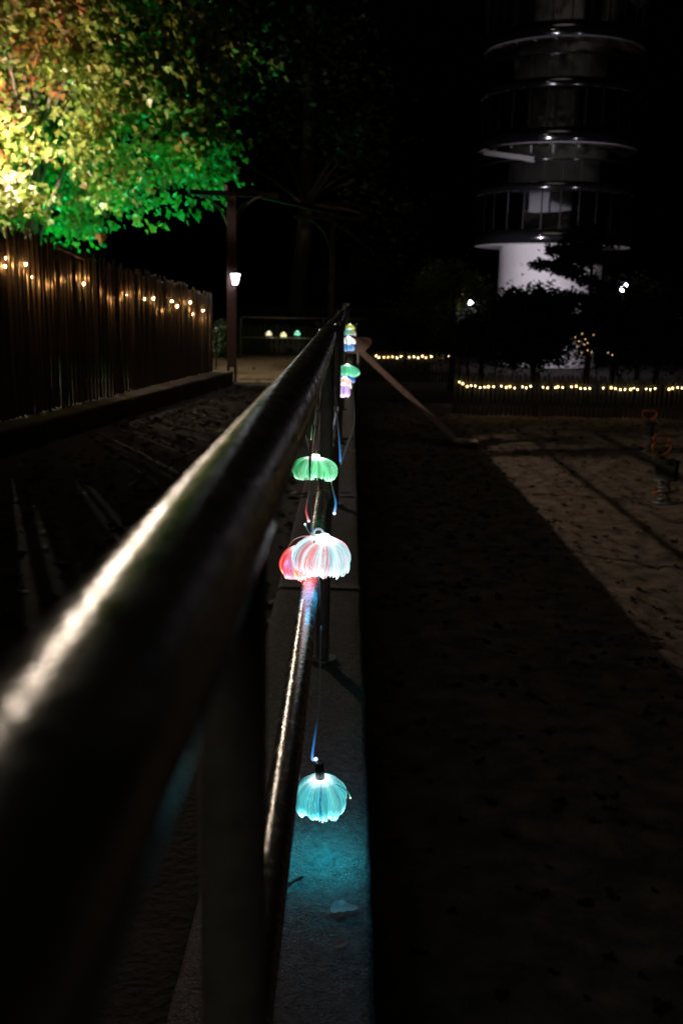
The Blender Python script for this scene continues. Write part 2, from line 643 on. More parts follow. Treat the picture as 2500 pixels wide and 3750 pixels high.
# nearest, turquoise, hanging low over the coping
jelly(1172, 2850, 2.0, 0.0515, 0.079, 2.12, [(0.08, 0.70, 0.80), (0.15, 0.85, 0.88), (0.0, 0.22, 0.62), (0.25, 0.95, 0.93), (0.12, 0.8, 0.85)],
      'turquoise jellyfish lamp with black socket hanging lowest, just above the concrete coping', nf=900, glow=1.1, tipk=3.0, ends=55.0, endc=(0.0, 0.52, 0.72), cap=0.040, tilt=(0.10, -0.05), lobes=11,
      leads=[([(1175, 2290, 2.0), (1171, 2480, 2.0), (1172, 2570, 2.0), (1160, 2650, 2.0), (1150, 2715, 2.0), (1143, 2778, 2.0), (1156, 2780, 2.0)], (0.02, 0.35, 1.0), 0.0022, 0.45, 1.6, 2.0),
             ([(1230, 2872, 1.98), (1252, 2884, 1.98), (1268, 2894, 1.98), (1278, 2908, 1.98), (1282, 2922, 1.98)], (0.1, 0.8, 0.4), 0.0009, 0.45, 1.2, 2.3)],
      hang=[(1150, 1980, 2.0), (1168, 2140, 2.0), (1175, 2290, 2.0)])
# white one, standing open above the middle rail
jelly(1188, 1972, 2.02, 0.0565, 0.064, 1.9, [(0.6, 1.0, 1.0), (0.45, 0.9, 1.0), (0.9, 0.85, 1.0), (0.55, 1.0, 0.98), (1.0, 0.55, 0.75), (0.5, 0.9, 1.0), (1.0, 0.35, 0.35)],
      'white jellyfish lamp with pink streaks resting in front of a red one', nf=900, glow=2.0, tipk=1.0, ends=60.0, endc=(0.02, 0.42, 0.9), tilt=(0.16, 0.12), loop=True, lobes=13, hang=[(1152, 1320, 2.1), (1144, 1480, 2.1), (1134, 1640, 2.1), (1133, 1755, 2.1)],
      leads=[([(1133, 1755, 2.1), (1137, 1830, 2.08), (1140, 1900, 2.05), (1143, 1945, 2.03), (1158, 1968, 2.02)], (0.05, 0.35, 0.8), 0.0021, 0.5, 0.5, 0),
             ([(1160, 1966, 2.03), (1140, 1958, 2.03), (1126, 1940, 2.03), (1117, 1920, 2.03)], (0.1, 0.6, 0.9), 0.0011, 0.6, 0.6, 2.2)])
jelly(1110, 2000, 2.17, 0.054, 0.058, 1.9, [(1.0, 0.05, 0.06), (1.0, 0.10, 0.10), (0.8, 0.03, 0.08), (1.0, 0.28, 0.05)],
      'red jellyfish lamp half hidden behind the white one over the middle rail', nf=800, glow=1.9, tipk=2, ends=45.0, tilt=(0.12, -0.12), lobes=10, hang=[(1158, 1320, 2.25), (1146, 1550, 2.22), (1135, 1720, 2.2), (1132, 1800, 2.2)],
      leads=[([(1055, 2004, 2.2), (1075, 1977, 2.2), (1108, 1964, 2.2), (1140, 1963, 2.18)], (0.9, 0.08, 0.1), 0.0013, 0.55, 0.5, 0),
             ([(1132, 1800, 2.2), (1124, 1840, 2.2), (1121, 1875, 2.2), (1130, 1908, 2.2)], (1.0, 0.03, 0.05), 0.0021, 0.2, 0.9, 1.6)])
# green one in front of the second post
jelly(1156, 1676, 2.62, 0.0565, 0.050, 1.95, [(0.16, 0.9, 0.36), (0.28, 1.0, 0.5), (0.05, 0.55, 0.16), (0.3, 1.0, 0.55)],
      'bright green jellyfish lamp in front of the second railing post', nf=900, glow=1.5, tipk=1.2, ends=12.0, tilt=(0.03, 0.05), lobes=8, hang=[(1188, 1290, 2.7), (1176, 1450, 2.68), (1160, 1600, 2.64), (1156, 1674, 2.62)],
      leads=[([(1226, 1420, 2.75), (1232, 1502, 2.72), (1239, 1570, 2.7), (1244, 1640, 2.68), (1246, 1690, 2.65)], (0.02, 0.28, 0.85), 0.0024, 0.45, 0.8, 0),
             ([(1288, 1400, 2.75), (1297, 1500, 2.72), (1294, 1565, 2.7), (1268, 1640, 2.68), (1248, 1700, 2.65)], (0.2, 0.14, 0.1), 0.0024, 0.0, 0.10, 0),
             ([(1158, 1478, 2.7), (1153, 1535, 2.7), (1141, 1570, 2.7), (1138, 1607, 2.7)], (0.02, 0.75, 0.2), 0.0023, 0.35, 0.9, 1.3),
             ([(1159, 1470, 2.72), (1155, 1550, 2.72), (1146, 1625, 2.7), (1141, 1668, 2.66)], (0.5, 0.06, 0.06), 0.0021, 0.2, 0.22, 0),
             ([(1115, 1585, 2.66), (1124, 1615, 2.66), (1132, 1642, 2.64), (1137, 1672, 2.62)], (0.4, 0.28, 0.2), 0.0022, 0.1, 0.16, 0),
             ([(1213, 1765, 2.6), (1222, 1805, 2.6), (1229, 1842, 2.6), (1224, 1880, 2.6)], (0.02, 0.40, 1.0), 0.0026, 0.2, 1.1, 1.7)])
# cluster behind the third post
jelly(1272, 1338, 6.15, 0.066, 0.062, 1.8, [(0.15, 0.95, 0.45), (0.2, 1, 0.55)], 'green jellyfish lamp at the top of the cluster behind the third post', nf=200, glow=1.1, tipk=1.5, rad=0.0016, hang=[(1262, 1190, 6.1), (1268, 1270, 6.15), (1272, 1336, 6.15)])
jelly(1262, 1366, 6.3, 0.060, 0.060, 1.9, [(0.0, 0.10, 0.9), (0.02, 0.25, 1.0)], 'deep blue jellyfish lamp just below the green one behind the third post', nf=200, glow=0.9, tipk=1.2, rad=0.0016, hang=[(1258, 1190, 6.2), (1260, 1280, 6.3), (1262, 1364, 6.3)])
jelly(1262, 1384, 6.2, 0.042, 0.05, 1.9, [(1.0, 0.75, 0.8), (1.0, 0.6, 0.5)], 'pinkish white jellyfish lamp in the middle of the cluster behind the third post', nf=160, glow=1.8, tipk=1.0, rad=0.0016, hang=[(1256, 1190, 6.15), (1258, 1280, 6.2), (1262, 1382, 6.2)])
jelly(1272, 1396, 6.25, 0.028, 0.042, 2.0, [(1.0, 0.62, 0.25), (1.0, 0.8, 0.5)], 'small amber jellyfish lamp low in the cluster behind the third post', nf=120, glow=1.3, tipk=1.0, rad=0.0015, hang=[(1262, 1190, 6.2), (1270, 1280, 6.25), (1272, 1394, 6.25)])
jelly(1258, 1408, 6.1, 0.036, 0.070, 2.1, [(0.62, 0.3, 1.0), (0.85, 0.65, 1.0)], 'violet jellyfish lamp lowest in the cluster behind the third post', nf=180, glow=1.7, tipk=1.6, rad=0.0016, hang=[(1252, 1190, 6.05), (1255, 1290, 6.1), (1258, 1406, 6.1)])
# cluster behind the fourth post
jelly(1276, 1236, 9.2, 0.062, 0.055, 1.8, [(0.9, 0.95, 1.0)], 'white jellyfish lamp in front of the slide, far along the railing', nf=120, glow=1.9, tipk=1.0, rad=0.0024, hang=[(1270, 1155, 9.2), (1276, 1234, 9.2)])
jelly(1274, 1256, 9.4, 0.055, 0.07, 2.0, [(0.03, 0.22, 1.0), (0.2, 0.6, 1.0)], 'blue jellyfish lamp hanging under the far white one by the slide', nf=120, glow=1.0, tipk=1.5, rad=0.0024, hang=[(1266, 1155, 9.4), (1274, 1254, 9.4)])
jelly(1281, 1206, 10.6, 0.056, 0.06, 1.9, [(0.1, 0.9, 0.7), (0.2, 0.9, 0.8), (1.0, 0.35, 0.1)], 'teal and orange jellyfish lamp above the far white one', nf=110, glow=1.0, tipk=1.2, rad=0.0026, hang=[(1274, 1140, 10.6), (1281, 1204, 10.6)])
jelly(1281, 1189, 12.2, 0.05, 0.055, 1.9, [(0.85, 0.95, 0.15)], 'yellow jellyfish lamp, farthest of the lamps along the pipe railing', nf=100, glow=1.1, tipk=1.0, rad=0.0028, hang=[(1275, 1130, 12.2), (1281, 1187, 12.2)])
# power cable along the rail
cab = []
for i in range(90):
    y = 0.25 + i * 0.18
    cab.append(Vector((RX + 0.012 + 0.006 * math.sin(i * 1.7), y, RZT - 0.034 - 0.012 * abs(math.sin(i * 0.55)))))
tag(MB().tube(spline(cab, 3), 0.0025, 6).build('light_cable', M_BLACK), 'thin dark cable sagging under the top rail, feeding the jellyfish lamps', 'cable')

# ================================================================== LEFT WALL AND LIT FENCE
FA, FB = Vector((-3.70, 10.2, 0.25)), Vector((-2.52, 18.3, 0.25))
fdir = (FB - FA).normalized()
fn = Vector((fdir.y, -fdir.x, 0))       # towards the path
F0 = FA - fdir * 3.2
flen = (FB - F0).length
lw = thing('garden_wall', (FA + FB) / 2 - Vector((0, 0, .25)), 'low stone-edged wall under the wooden fence with string lights', 'wall')
bd = MB()
n = 40
prof = [(0.34, -0.03), (0.335, 0.225), (0.32, 0.25), (-0.25, 0.25), (-0.25, -0.03)]
vs, fs = [], []
for i in range(n + 1):
    p = F0 + fdir * (flen + 0.28) * i / n
    for (o, z) in prof:
        q = p + fn * (o + hnoise(i * .7, z * 9, 2, 0.012))
        vs.append((q.x, q.y, z + hnoise(i * 1.1, o * 8, 2, 0.012)))
m = len(prof)
for i in range(n):
    for k in range(m):
        fs.append((i * m + k, i * m + (k + 1) % m, (i + 1) * m + (k + 1) % m, (i + 1) * m + k))
fs += [tuple(range(m)), tuple(reversed(range(n * m, n * m + m)))]
bd.add(vs, fs).build('wall_body', M_CONC_L, lw, smooth=False)

fence = thing('picket_fence', FA, 'tall wooden picket fence with warm string lights on the low garden wall', 'fence')
pm = MB()
pm.add([(-.031, -.009, 0), (.031, -.009, 0), (.031, .009, 0), (-.031, .009, 0), (-.028, -.009, .985), (.028, -.009, .985), (.028, .009, .985), (-.028, .009, .985), (0, -.009, 1), (0, .009, 1)],
       [(3, 2, 1, 0), (0, 1, 5, 8, 4), (2, 3, 7, 9, 6), (1, 2, 6, 5), (3, 0, 4, 7), (4, 8, 9, 7), (5, 6, 9, 8)])
picket_me = pm.mesh('picket', M_WOOD, smooth=False)


def ftop(s):
    y = (F0 + fdir * s).y
    return 2.47 - (y - 8.0) * 0.082 + (0.62 if y < 10.42 else 0)  # out-of-view step, added to shade the near coping and path


ang = math.atan2(fdir.y, fdir.x)
FRONT = []
s = 0.05
i = 0
while s < flen - 0.03:
    side = 1 if i % 2 else -1
    p = F0 + fdir * s + fn * (side * 0.036)
    o = link('picket', picket_me, p + Vector((0, 0, uni(0, 0.02))), fence, (uni(-.008, .008), uni(-.02, .02), ang + uni(-.08, .08)))
    o.scale = (uni(0.82, 1.15), 1, ftop(s) - 0.25 + uni(-0.07, 0.05))
    if side > 0:
        FRONT.append(s)
    s += uni(0.050, 0.066)
    i += 1
for zf in (0.30, 0.78):
    b = MB()
    b.bar(F0 + Vector((0, 0, (ftop(0) - .25) * zf)) - fn * .056, F0 + fdir * flen + Vector((0, 0, (ftop(flen) - .25) * zf)) - fn * .056, 0.02, 0.07)
    b.build('rail', M_WOOD, fence, smooth=False)
b = MB().bar(at(212, 902, 11.6), at(312, 948, 12.6), 0.07, 0.035)
b.build('cap_board', M_WOOD, fence, smooth=False)
for k in range(5):
    p = F0 + fdir * (0.3 + k * (flen - 0.4) / 4) - fn * 0.10
    MB().box((p.x - .04, p.y - .04, 0.2), (p.x + .04, p.y + .04, ftop(k * flen / 4) - 0.1)).build('fence_post', M_WOOD, fence, smooth=False)

M_BULB = glow_mat('warm_bulb', (1.0, 0.60, 0.25), 210.0)
bulb_me = MB().sphere((0, 0, 0), 0.009, 10, 7, 1.3).mesh('bulb', M_BULB)


def string_thing(label, pts, bulbs, bulb_mesh, r=0.003, group='strings of warm fairy lights'):
    t = thing('string_lights', pts[0], label, 'string lights', group)
    MB().tube(pts, r, 5).build('wire', M_BLACK, t)
    for q in bulbs:
        link('bulb', bulb_mesh, q, t, (uni(-.5, .5), uni(-.5, .5), 0))
    return t


def fence_pt(px, py, off):
    """point on the fence line behind a pixel"""
    lo, hi = 5.0, 25.0
    for _ in range(50):
        y = (lo + hi) / 2
        q = at(px, py, y)
        dist = (q - F0).dot(fn) - off
        if dist > 0:
            lo = y
        else:
            hi = y
    return at(px, py, y)


vis = [(20, 975), (96, 968), (308, 1040), (563, 1094), (630, 1104), (650, 1122), (698, 1107), (744, 1137)]
bl = [fence_pt(px, py, 0.062) for px, py in vis]
hid = []
for k, sf in enumerate(FRONT):
    if (F0 + fdir * sf).y < 10.3 or k % 3 == 1 or (k % 3 == 2 and rnd() < .6):
        continue
    p = F0 + fdir * sf
    v = Vector((p.x, p.y, 0)).normalized()
    s = sf + 0.026 * v.dot(fdir) / max(.05, -v.dot(fn))
    z = ftop(s) - 0.36 - 0.10 * math.sin(s * 3.1) - uni(0, .07)
    hid.append(F0 + fdir * s + fn * .010 + Vector((0, 0, z - .25)))
string_thing('warm fairy lights threaded through the tall wooden fence at left', spline([p + Vector((0, 0, .018)) for p in hid], 3), hid + bl, bulb_me)

# ================================================================== STREET LAMP beside the maple
LP = at(-60, 430, 18.0)
sl = thing('street_lamp', (LP.x - 0.35, LP.y, 0), 'white street lamp on a pole behind the fence at the left edge', 'lamp')
px_, py_ = LP.x - 0.35, LP.y
MB().tube([(px_, py_, 0), (px_, py_, 2.0), (px_, py_, LP.z + 0.35)], [0.06, 0.05, 0.04], 16).build('pole', M_IRON, sl)
MB().tube(spline([(px_, py_, LP.z + .3), (px_ + .12, py_, LP.z + .42), (LP.x, py_, LP.z + .30)], 6), 0.022, 10).build('arm', M_IRON, sl)
MB().lathe([(0.02, .30), (0.03, .12), (0.045, .06), (0.0001, .05)], 24, LP).build('lamp_cap', M_IRON, sl)
MB().sphere(LP, 0.055, 16, 10).build('lamp_globe', glow_mat('street_lamp_glass', (1.0, 0.82, 0.66), L_STREET), sl)

# ================================================================== MAPLE TREE
MAPLE = [(0, -0.34), (0.03, -0.02), (0.20, -0.10), (0.40, -0.06), (0.33, 0.04), (0.50, 0.22), (0.34, 0.22), (0.28, 0.30), (0.16, 0.24), (0.19, 0.44), (0.10, 0.48), (0, 0.66)]
MAPLE = MAPLE + [(-x, y) for x, y in reversed(MAPLE[1:-1])]


def maple_geo(sz, fold=0.16, droop=0.12):
    vs = [Vector((0, 0.05 * sz, 0))]
    for x, y in MAPLE:
        vs.append(Vector((x * sz, y * sz, fold * abs(x) * sz - droop * sz * max(0, y) ** 2)))
    n_ = len(MAPLE)
    return vs, [(0, 1 + k, 1 + (k + 1) % n_) for k in range(n_)]


def leaf_tint(autumn):
    k = rnd()
    if k < autumn:
        return random.choice([(0.42, 0.20, 0.06), (0.36, 0.13, 0.05), (0.45, 0.30, 0.07), (0.40, 0.28, 0.14)])
    g = uni(0.7, 1.25)
    return (0.23 * g * uni(.8, 1.25), 0.29 * g, 0.055 * g)


def leaf_frame(nrm, tip):
    z = nrm.normalized()
    y = (tip - z * tip.dot(z))
    if y.length < 1e-4:
        y = z.orthogonal()
    y.normalize()
    x = y.cross(z)
    return Matrix((x, y, z)).transposed()


TC, TR = Vector((-7.3, 21.7, 7.6)), Vector((4.6, 3.3, 4.95))
tb = Vector((-6.35, 20.4, 0))
tree = thing('maple_tree', tb, 'large maple tree lit yellow-green and emerald above the left fence', 'tree')
MB().tube(spline([(tb.x, tb.y, -0.05), (tb.x + .03, tb.y, 1.2), (tb.x - .02, tb.y, 2.6), (tb.x + .08, tb.y + .2, 4.2), (tb.x + .0, tb.y + .5, 7.0)], 5),
          [lerp(0.20, 0.09, k / 20) for k in range(21)], 16).build('trunk', M_BARK, tree)
limbs = []
for k in range(11):
    a = uni(-2.2, 0.9) if k % 3 else uni(0, 6.28)
    z0 = uni(2.3, 5.5)
    e = TC + Vector((TR.x * .75 * math.cos(a), TR.y * .75 * math.sin(a), uni(-2.6, 1.6)))
    st = Vector((tb.x + .03, tb.y + .1 * (z0 - 2.3), z0))
    mid = st.lerp(e, .5) + Vector((0, 0, uni(.1, .7)))
    P = spline([st, mid, e], 6)
    limbs.append(P)
    MB().tube(P, [lerp(0.055, 0.010, q / (len(P) - 1)) for q in range(len(P))], 8).build('limb', M_BARK, tree)
def proj(p):
    v = cam_rot.transposed() @ (p - Vector((0, 0, CAMZ)))
    return 1250 + FPX * v.x / -v.z, 1875 - FPX * v.y / -v.z


bigsprays, leaves = [], []
# the lamp shines out under the branches towards the railing
LIT = [Vector((-.07, y, 1.3)) for y in (0, .8, 1.6, 2.6, 4, 6, 8, 10, 12)] + [Vector((x, y, -1.4)) for x in (2.5, 4.5, 6.5) for y in (5, 8, 11, 14, 17, 19)] + [Vector((.1, 20.5, .9)), Vector((.8, 20.5, .2)), Vector((1.6, 20.5, -.6)), ] + [Vector((x, 47, z)) for x in (6.5, 9.5, 12) for z in (5, 8, 11, 14)] + [Vector((x, y, 0)) for x in (-3, -2, -1) for y in (20, 21.5, 23, 25, 27)]
tries = 0
while len(bigsprays) < 1250 and tries < 60000:
    tries += 1
    d = Vector((random.gauss(0, 1), random.gauss(0, 1), random.gauss(0, 1))).normalized()
    rr = rnd() ** 0.36
    p = TC + Vector((d.x * TR.x, d.y * TR.y, d.z * TR.z)) * rr
    p += Vector((0, 0, noise.noise(p * 0.8) * 0.5))
    if p.z > 9.6 or p.x < -10.0 or p.z < 2.5:
        continue
    if noise.noise(p * 0.9 + Vector((5, 1, 2))) < -0.10:
        continue
    if (p - LP).length < 0.9 or (p.y < LP.y - .3 and rnd() < .75):
        continue
    if proj(p)[0] > 420 and rnd() < .6:
        continue
    blocked = False
    for tgt in LIT:
        ab = tgt - LP
        tt = (p - LP).dot(ab) / ab.dot(ab)
        if 0 < tt < 1 and (LP + ab * tt - p).length < 0.42:
            blocked = True
    if blocked:
        continue
    bigsprays.append(p)
LOBES = [(at(590, 400, 20.8), (1.15, 1.3, 1.6), 85), (at(690, 540, 20.6), (.65, .8, .6), 40), (at(760, 230, 20.8), (.9, .9, 1.1), 55),
         (at(110, 715, 18.9), (1.3, .45, .45), 65), (at(310, 670, 19.1), (.8, .45, .6), 50), (at(170, 480, 19.4), (.9, .3, 1.0), 40), (at(420, 330, 19.6), (.9, .4, 1.1), 40), (at(150, 110, 19.6), (1.2, .4, .9), 55)]
for (c, r3, n_) in LOBES:
    for _ in range(n_):
        d = Vector((random.gauss(0, .5), random.gauss(0, .5), random.gauss(0, .5)))
        p = c + Vector((d.x * r3[0], d.y * r3[1], d.z * r3[2]))
        if (p - LP).length > .75 and not any((p - LP).dot(g - LP) > 0 and ((p - LP).cross((g - LP).normalized())).length < .3 for g in LIT):
            bigsprays.append(p)
for p in bigsprays:
    out = (p - TC)
    out.normalize()
    aut = 0.50 if noise.noise(p * 0.55 + Vector((9, 9, 2))) > 0.16 else 0.07
    nl = random.randint(17, 30)
    tw = Vector((out.x, out.y, uni(-.6, .1))).normalized()
    for k in range(nl):
        q = p + tw * uni(-.35, .35) + Vector((random.gauss(0, .17), random.gauss(0, .17), random.gauss(0, .12)))
        nrm = (Vector((random.gauss(0, .45), random.gauss(0, .45), .75)) + out * .5)
        tip = Vector((random.gauss(0, .5), random.gauss(0, .5), -.7)) + tw * .8
        leaves.append((q, leaf_frame(nrm, tip), uni(0.13, 0.23), leaf_tint(aut)))


# the 300 leaves that show largest are single parts, the rest are massed
def score(l):
    px, py = proj(l[0])
    if not (0 < px < 760 and 0 < py < 900):
        return 1e9
    return (l[0] - LP).length * 0.5 + l[0].y
leaves.sort(key=score)
single, rest = leaves[:300], leaves[300:]
variants = []
for k in range(10):
    c = leaf_tint(0.9 if k > 7 else 0.0)
    vs, fs = maple_geo(1.0, uni(.05, .3), uni(0, .35))
    variants.append(MB().add(vs, fs, c).mesh('leaf', M_LEAF, attr='tint', smooth=False))
for (q, Mx, sz, c) in single:
    me = variants[8 + (rnd() < .5)] if c[0] > c[1] * 1.1 else variants[random.randrange(8)]
    o = link('leaf', me, q, tree, Mx.to_euler())
    o.scale = (sz, sz, sz)
cr = MB()
geo = [maple_geo(1.0, uni(.05, .3), uni(0, .35)) for _ in range(6)]
for (q, Mx, sz, c) in rest:
    vs, fs = geo[random.randrange(6)]
    cr.add([q + Mx @ (v * sz) for v in vs], fs, c)
tag(cr.build('crown', M_LEAF, tree, smooth=False, attr='tint'), kind='stuff')
# single withered leaf dangling under the crown
dl = MB()
q = at(368, 862, 17.6)
vs, fs = maple_geo(0.24, .5, .5)
Mx = leaf_frame(Vector((0.3, -1, .2)), Vector((.1, 0, -1)))
dl.add([q + Mx @ v for v in vs], fs, (0.45, 0.24, 0.09))
dl.tube([q + Vector((0, 0, .06)), q + Vector((.01, 0, .25))], 0.003, 5, (0.2, 0.12, 0.05))
dl.build('leaf', M_LEAF, tree, smooth=False, attr='tint')


def floodlight(loc, aim, label, color, L, r=0.12, pole=None, hood=.5, name='floodlight', group=None):
    loc, aim = Vector(loc), Vector(aim)
    d = (aim - loc).normalized()
    t = thing(name, (loc.x, loc.y, pole if pole is not None else loc.z - 0.25), label, 'floodlight', group)
    x = d.orthogonal().normalized()
    y = d.cross(x)

    def ring(r_, o, n_=20):
        return [loc + d * o + (x * math.cos(2 * PI * k / n_) + y * math.sin(2 * PI * k / n_)) * r_ for k in range(n_)]
    b = MB()
    rings = [ring(r * .5, -r * 1.2), ring(r * 1.1, -r * .7), ring(r * 1.25, r * hood), ring(r * 1.17, r * hood), ring(r * 1.05, -r * .5)]
    for q in rings:
        b.v.extend(q)
    for i_ in range(4):
        for k in range(20):
            b.f.append((i_ * 20 + k, i_ * 20 + (k + 1) % 20, (i_ + 1) * 20 + (k + 1) % 20, (i_ + 1) * 20 + k))
    b.f.append(tuple(reversed(range(20))))
    b.build('housing', M_IRON, t)
    g = MB()
    g.v.extend(ring(r, -r * .1) + [loc + d * r * .1])
    g.f.extend((k, (k + 1) % 20, 20) for k in range(20))
    g.build('lens', glow_mat('lens_' + label[:18].replace(' ', '_'), color, L), t)
    MB().tube([(loc.x, loc.y, pole if pole is not None else loc.z - .25), loc - d * r], 0.03, 10).build('stake', M_IRON, t)
    return t


floodlight((-9.3, 24.0, 0.5), (-4.4, 20.6, 5.4), 'green floodlight behind the fence under the maple', (0.0, 1.0, 0.30), L_GREEN, 0.12, 0.0, 1.4)

floodlight((-3.55, 19.9, 0.35), (-4.5, 20.6, 6.6), 'green floodlight near the fence end under the maple edge', (0.0, 1.0, 0.32), L_GREEN * .42, 0.12, 0.0, 1.5)  # second green lamp, added out of sight to colour the right crown

# ================================================================== PERGOLA, LANTERN, BARRIER
per = thing('pergola', at(850, 1408, 19), 'dark red steel pergola with curved braces behind the railing', 'pergola')
pb = at(850, 1406, 19.0)
px0, py0 = pb.x, 19.0
p1 = MB().box((px0 - .085, py0 - .06, 0.30), (px0 + .085, py0 + .06, 3.39)).build('post', M_RED, per, smooth=False)
for sx in (-.065, .065):
    MB().box((px0 + sx - .02, py0 - .05, -0.03), (px0 + sx + .02, py0 + .05, 0.31)).build('foot', M_RED, p1, smooth=False)
q2 = at(1212, 1168, 24.0)
p2 = MB().box((q2.x - .07, 23.94, -0.03), (q2.x + .07, 24.06, 3.39)).build('post', M_RED, per, smooth=False)


def brace(base, dx, dy, z0, z1):
    P = []
    for k in range(13):
        t = k / 12
        P.append(Vector((base[0] + dx * (1 - math.cos(t * PI / 2)), base[1] + dy * (1 - math.cos(t * PI / 2)), lerp(z0, z1, math.sin(t * PI / 2)))))
    return MB().tube(P, 0.022, 8)


for dx, dy in ((-0.62, 0.0), (0.62, 0.0), (0.3, .9)):
    brace((px0, py0), dx, dy, 2.45, 3.40).build('brace', M_RED, per)
for dx, dy in ((-0.75, 0.0), (0.55, 0.2)):
    brace((q2.x, 24.0), dx, dy, 2.4, 3.42).build('brace', M_RED, per)
MB().bar((px0 - 0.75, 18.85, 3.44), (px0 + 0.85, 19.15, 3.44), .08, .09).build('beam', M_RED, per, smooth=False)
MB().bar((px0 - 0.1, 18.9, 3.535), (q2.x + .2, 24.2, 3.535), .08, .09).build('beam', M_RED, per, smooth=False)
MB().bar((q2.x - 0.9, 24.0, 3.44), (q2.x + .8, 24.1, 3.44), .08, .09).build('beam', M_RED, per, smooth=False)

lt = at(862, 1022, 18.80)
lan = thing('lantern', lt, 'glowing white lantern fixed to the dark red pergola post', 'lantern')


def frus(w0, w1, z0, z1, o):
    return MB().add([o + Vector((s1 * w, s2 * w, z)) for (w, z) in ((w0, z0), (w1, z1)) for (s1, s2) in ((-1, -1), (1, -1), (1, 1), (-1, 1))],
                    [(3, 2, 1, 0), (4, 5, 6, 7), (0, 1, 5, 4), (1, 2, 6, 5), (2, 3, 7, 6), (3, 0, 4, 7)])


frus(.038, .075, -.10, .09, lt).build('glass', glow_mat('lantern_glass', (0.93, 0.90, 1.0), L_LANTERN), lan, smooth=False)
frus(.090, .03, .092, .16, lt).build('roof', M_IRON, lan, smooth=False)
frus(.03, .042, -.125, -.102, lt).build('base', M_IRON, lan, smooth=False)
for s1 in (-1, 1):
    for s2 in (-1, 1):
        MB().tube([lt + Vector((s1 * .041, s2 * .041, -.10)), lt + Vector((s1 * .079, s2 * .079, .092))], .006, 6).build('glazing_bar', M_IRON, lan)
MB().tube([lt + Vector((-.0, .03, -.115)), lt + Vector((-.0, .14, -.16))], .012, 8).build('bracket', M_IRON, lan)

bz0 = at(886, 1316, 27.5)
BY = 27.5
bar = thing('tube_barrier', (bz0.x, BY, 0), 'grey tubular barrier across the end of the path', 'barrier')
bx0, bx1 = at(882, 1300, BY).x, at(1182, 1300, BY).x
bt = at(900, 1160, BY).z
rr = 0.10
P = [Vector((bx0, BY, -0.05)), Vector((bx0, BY, bt - rr))]
P += [Vector((bx0 + rr - rr * math.cos(a), BY, bt - rr + rr * math.sin(a))) for a in [k * PI / 16 for k in range(1, 9)]]
P += [Vector((bx1 + 1.2, BY, bt))]
M_BARR = mat('barrier_paint', (0.30, 0.27, 0.26), 0.5, 0.3, 0.25, 10)
MB().tube(P, 0.028, 14).build('frame_tube', M_BARR, bar)
MB().tube([(bx1, BY, -.05), (bx1, BY, bt)], 0.028, 12).build('post', M_BARR, bar)
zm = at(1000, 1237, BY).z
MB().tube([(bx0, BY, zm), (bx1 + 1.2, BY, zm)], 0.022, 12).build('middle_tube', M_BARR, bar)
for px, py, c, lab in ((985, 1214, (1.0, .86, .5), 'pale yellow jellyfish lamp, left of three on the far barrier'),
                       (1038, 1218, (1.0, .88, .35), 'yellow jellyfish lamp, middle of three on the far barrier'),
                       (1089, 1213, (.15, .9, .5), 'green jellyfish lamp, right of three on the far barrier')):
    jelly(px, py, BY - .06, 0.075, 0.10, 1.95, [c], lab, nf=60, glow=1.6, tipk=1.0, rad=0.006, hang=[(px - 1, 1166, BY - .03), (px, py - 24, BY - .06), (px, py, BY - .06)],
          group='jellyfish lamps on the far barrier')

# plank fence beyond the barrier
pf = thing('plank_fence', (-2.5, 28.6, 0), 'dark weathered plank fence behind the tubular barrier', 'fence')
pl_me = MB().box((-.06, -.012, 0), (.06, .012, 1.0)).mesh('plank', M_WOODG, smooth=False)
for k in range(26):
    o = link('plank', pl_me, (-4.4 + k * .155, 28.6, -0.02), pf, (0, uni(-.01, .01), uni(-.05, .05)))
    o.scale = (1, 1, uni(.80, .9))
for z in (.25, .65):
    MB().bar((-4.5, 28.64, z), (-.4, 28.64, z), .03, .08).build('rail', M_WOODG, pf, smooth=False)

# drainage grate at the end of the path
gr = thing('drain_grate', (-2.0, 18.75, 0.02), 'narrow metal drain grate crossing the path near the lantern', 'grate')
MB().box((-2.55, 18.66, 0.0), (-1.2, 18.69, .028)).build('frame', M_STEEL, gr, smooth=False)
MB().box((-2.55, 18.81, 0.0), (-1.2, 18.84, .028)).build('frame', M_STEEL, gr, smooth=False)
gb = MB().tube([(0, -.06, 0), (0, .06, 0)], .008, 6).mesh('bar', M_STEEL)
for k in range(24):
    link('bar', gb, (-2.52 + k * .056, 18.75, .020), gr)

# ================================================================== PLAYGROUND
sld = thing('playground_slide', (at(1320, 1290, 20.5).x, 20.5, PG), 'pinkish slide with rounded top panel and long chute beyond the railing', 'slide')
SY = 20.5
out = [(1240, 1246), (1252, 1234), (1345, 1235), (1357, 1240), (1362, 1250), (1358, 1263), (1347, 1274), (1339, 1283), (1336, 1297), (1240, 1292)]
b = MB().prism([at(x, y, SY) for x, y in out], (0, 0.05, 0))
b.build('top_panel', M_SLIDE, sld, smooth=False)
e0, e1 = at(1322, 1290, SY - .02), at(1592, 1540, SY - .02)
sl_ = (e1 - e0)
bed0, bed1 = e0, e0 + sl_ * ((e0.z - PG - 0.22) / -sl_.z)
side = MB()
side.bar(bed0, bed1, .035, .105, (0, 0, 1)).build('chute_side', M_SLIDE, sld, smooth=False)
MB().bar(bed0 + Vector((0, .48, 0)), bed1 + Vector((0, .48, 0)), .035, .11).build('chute_side', M_SLIDE, sld, smooth=False)
MB().bar(bed0 + Vector((0, .24, -.05)), bed1 + Vector((0, .24, -.05)), .46, .02).build('chute_bed', M_SLIDE, sld, smooth=False)
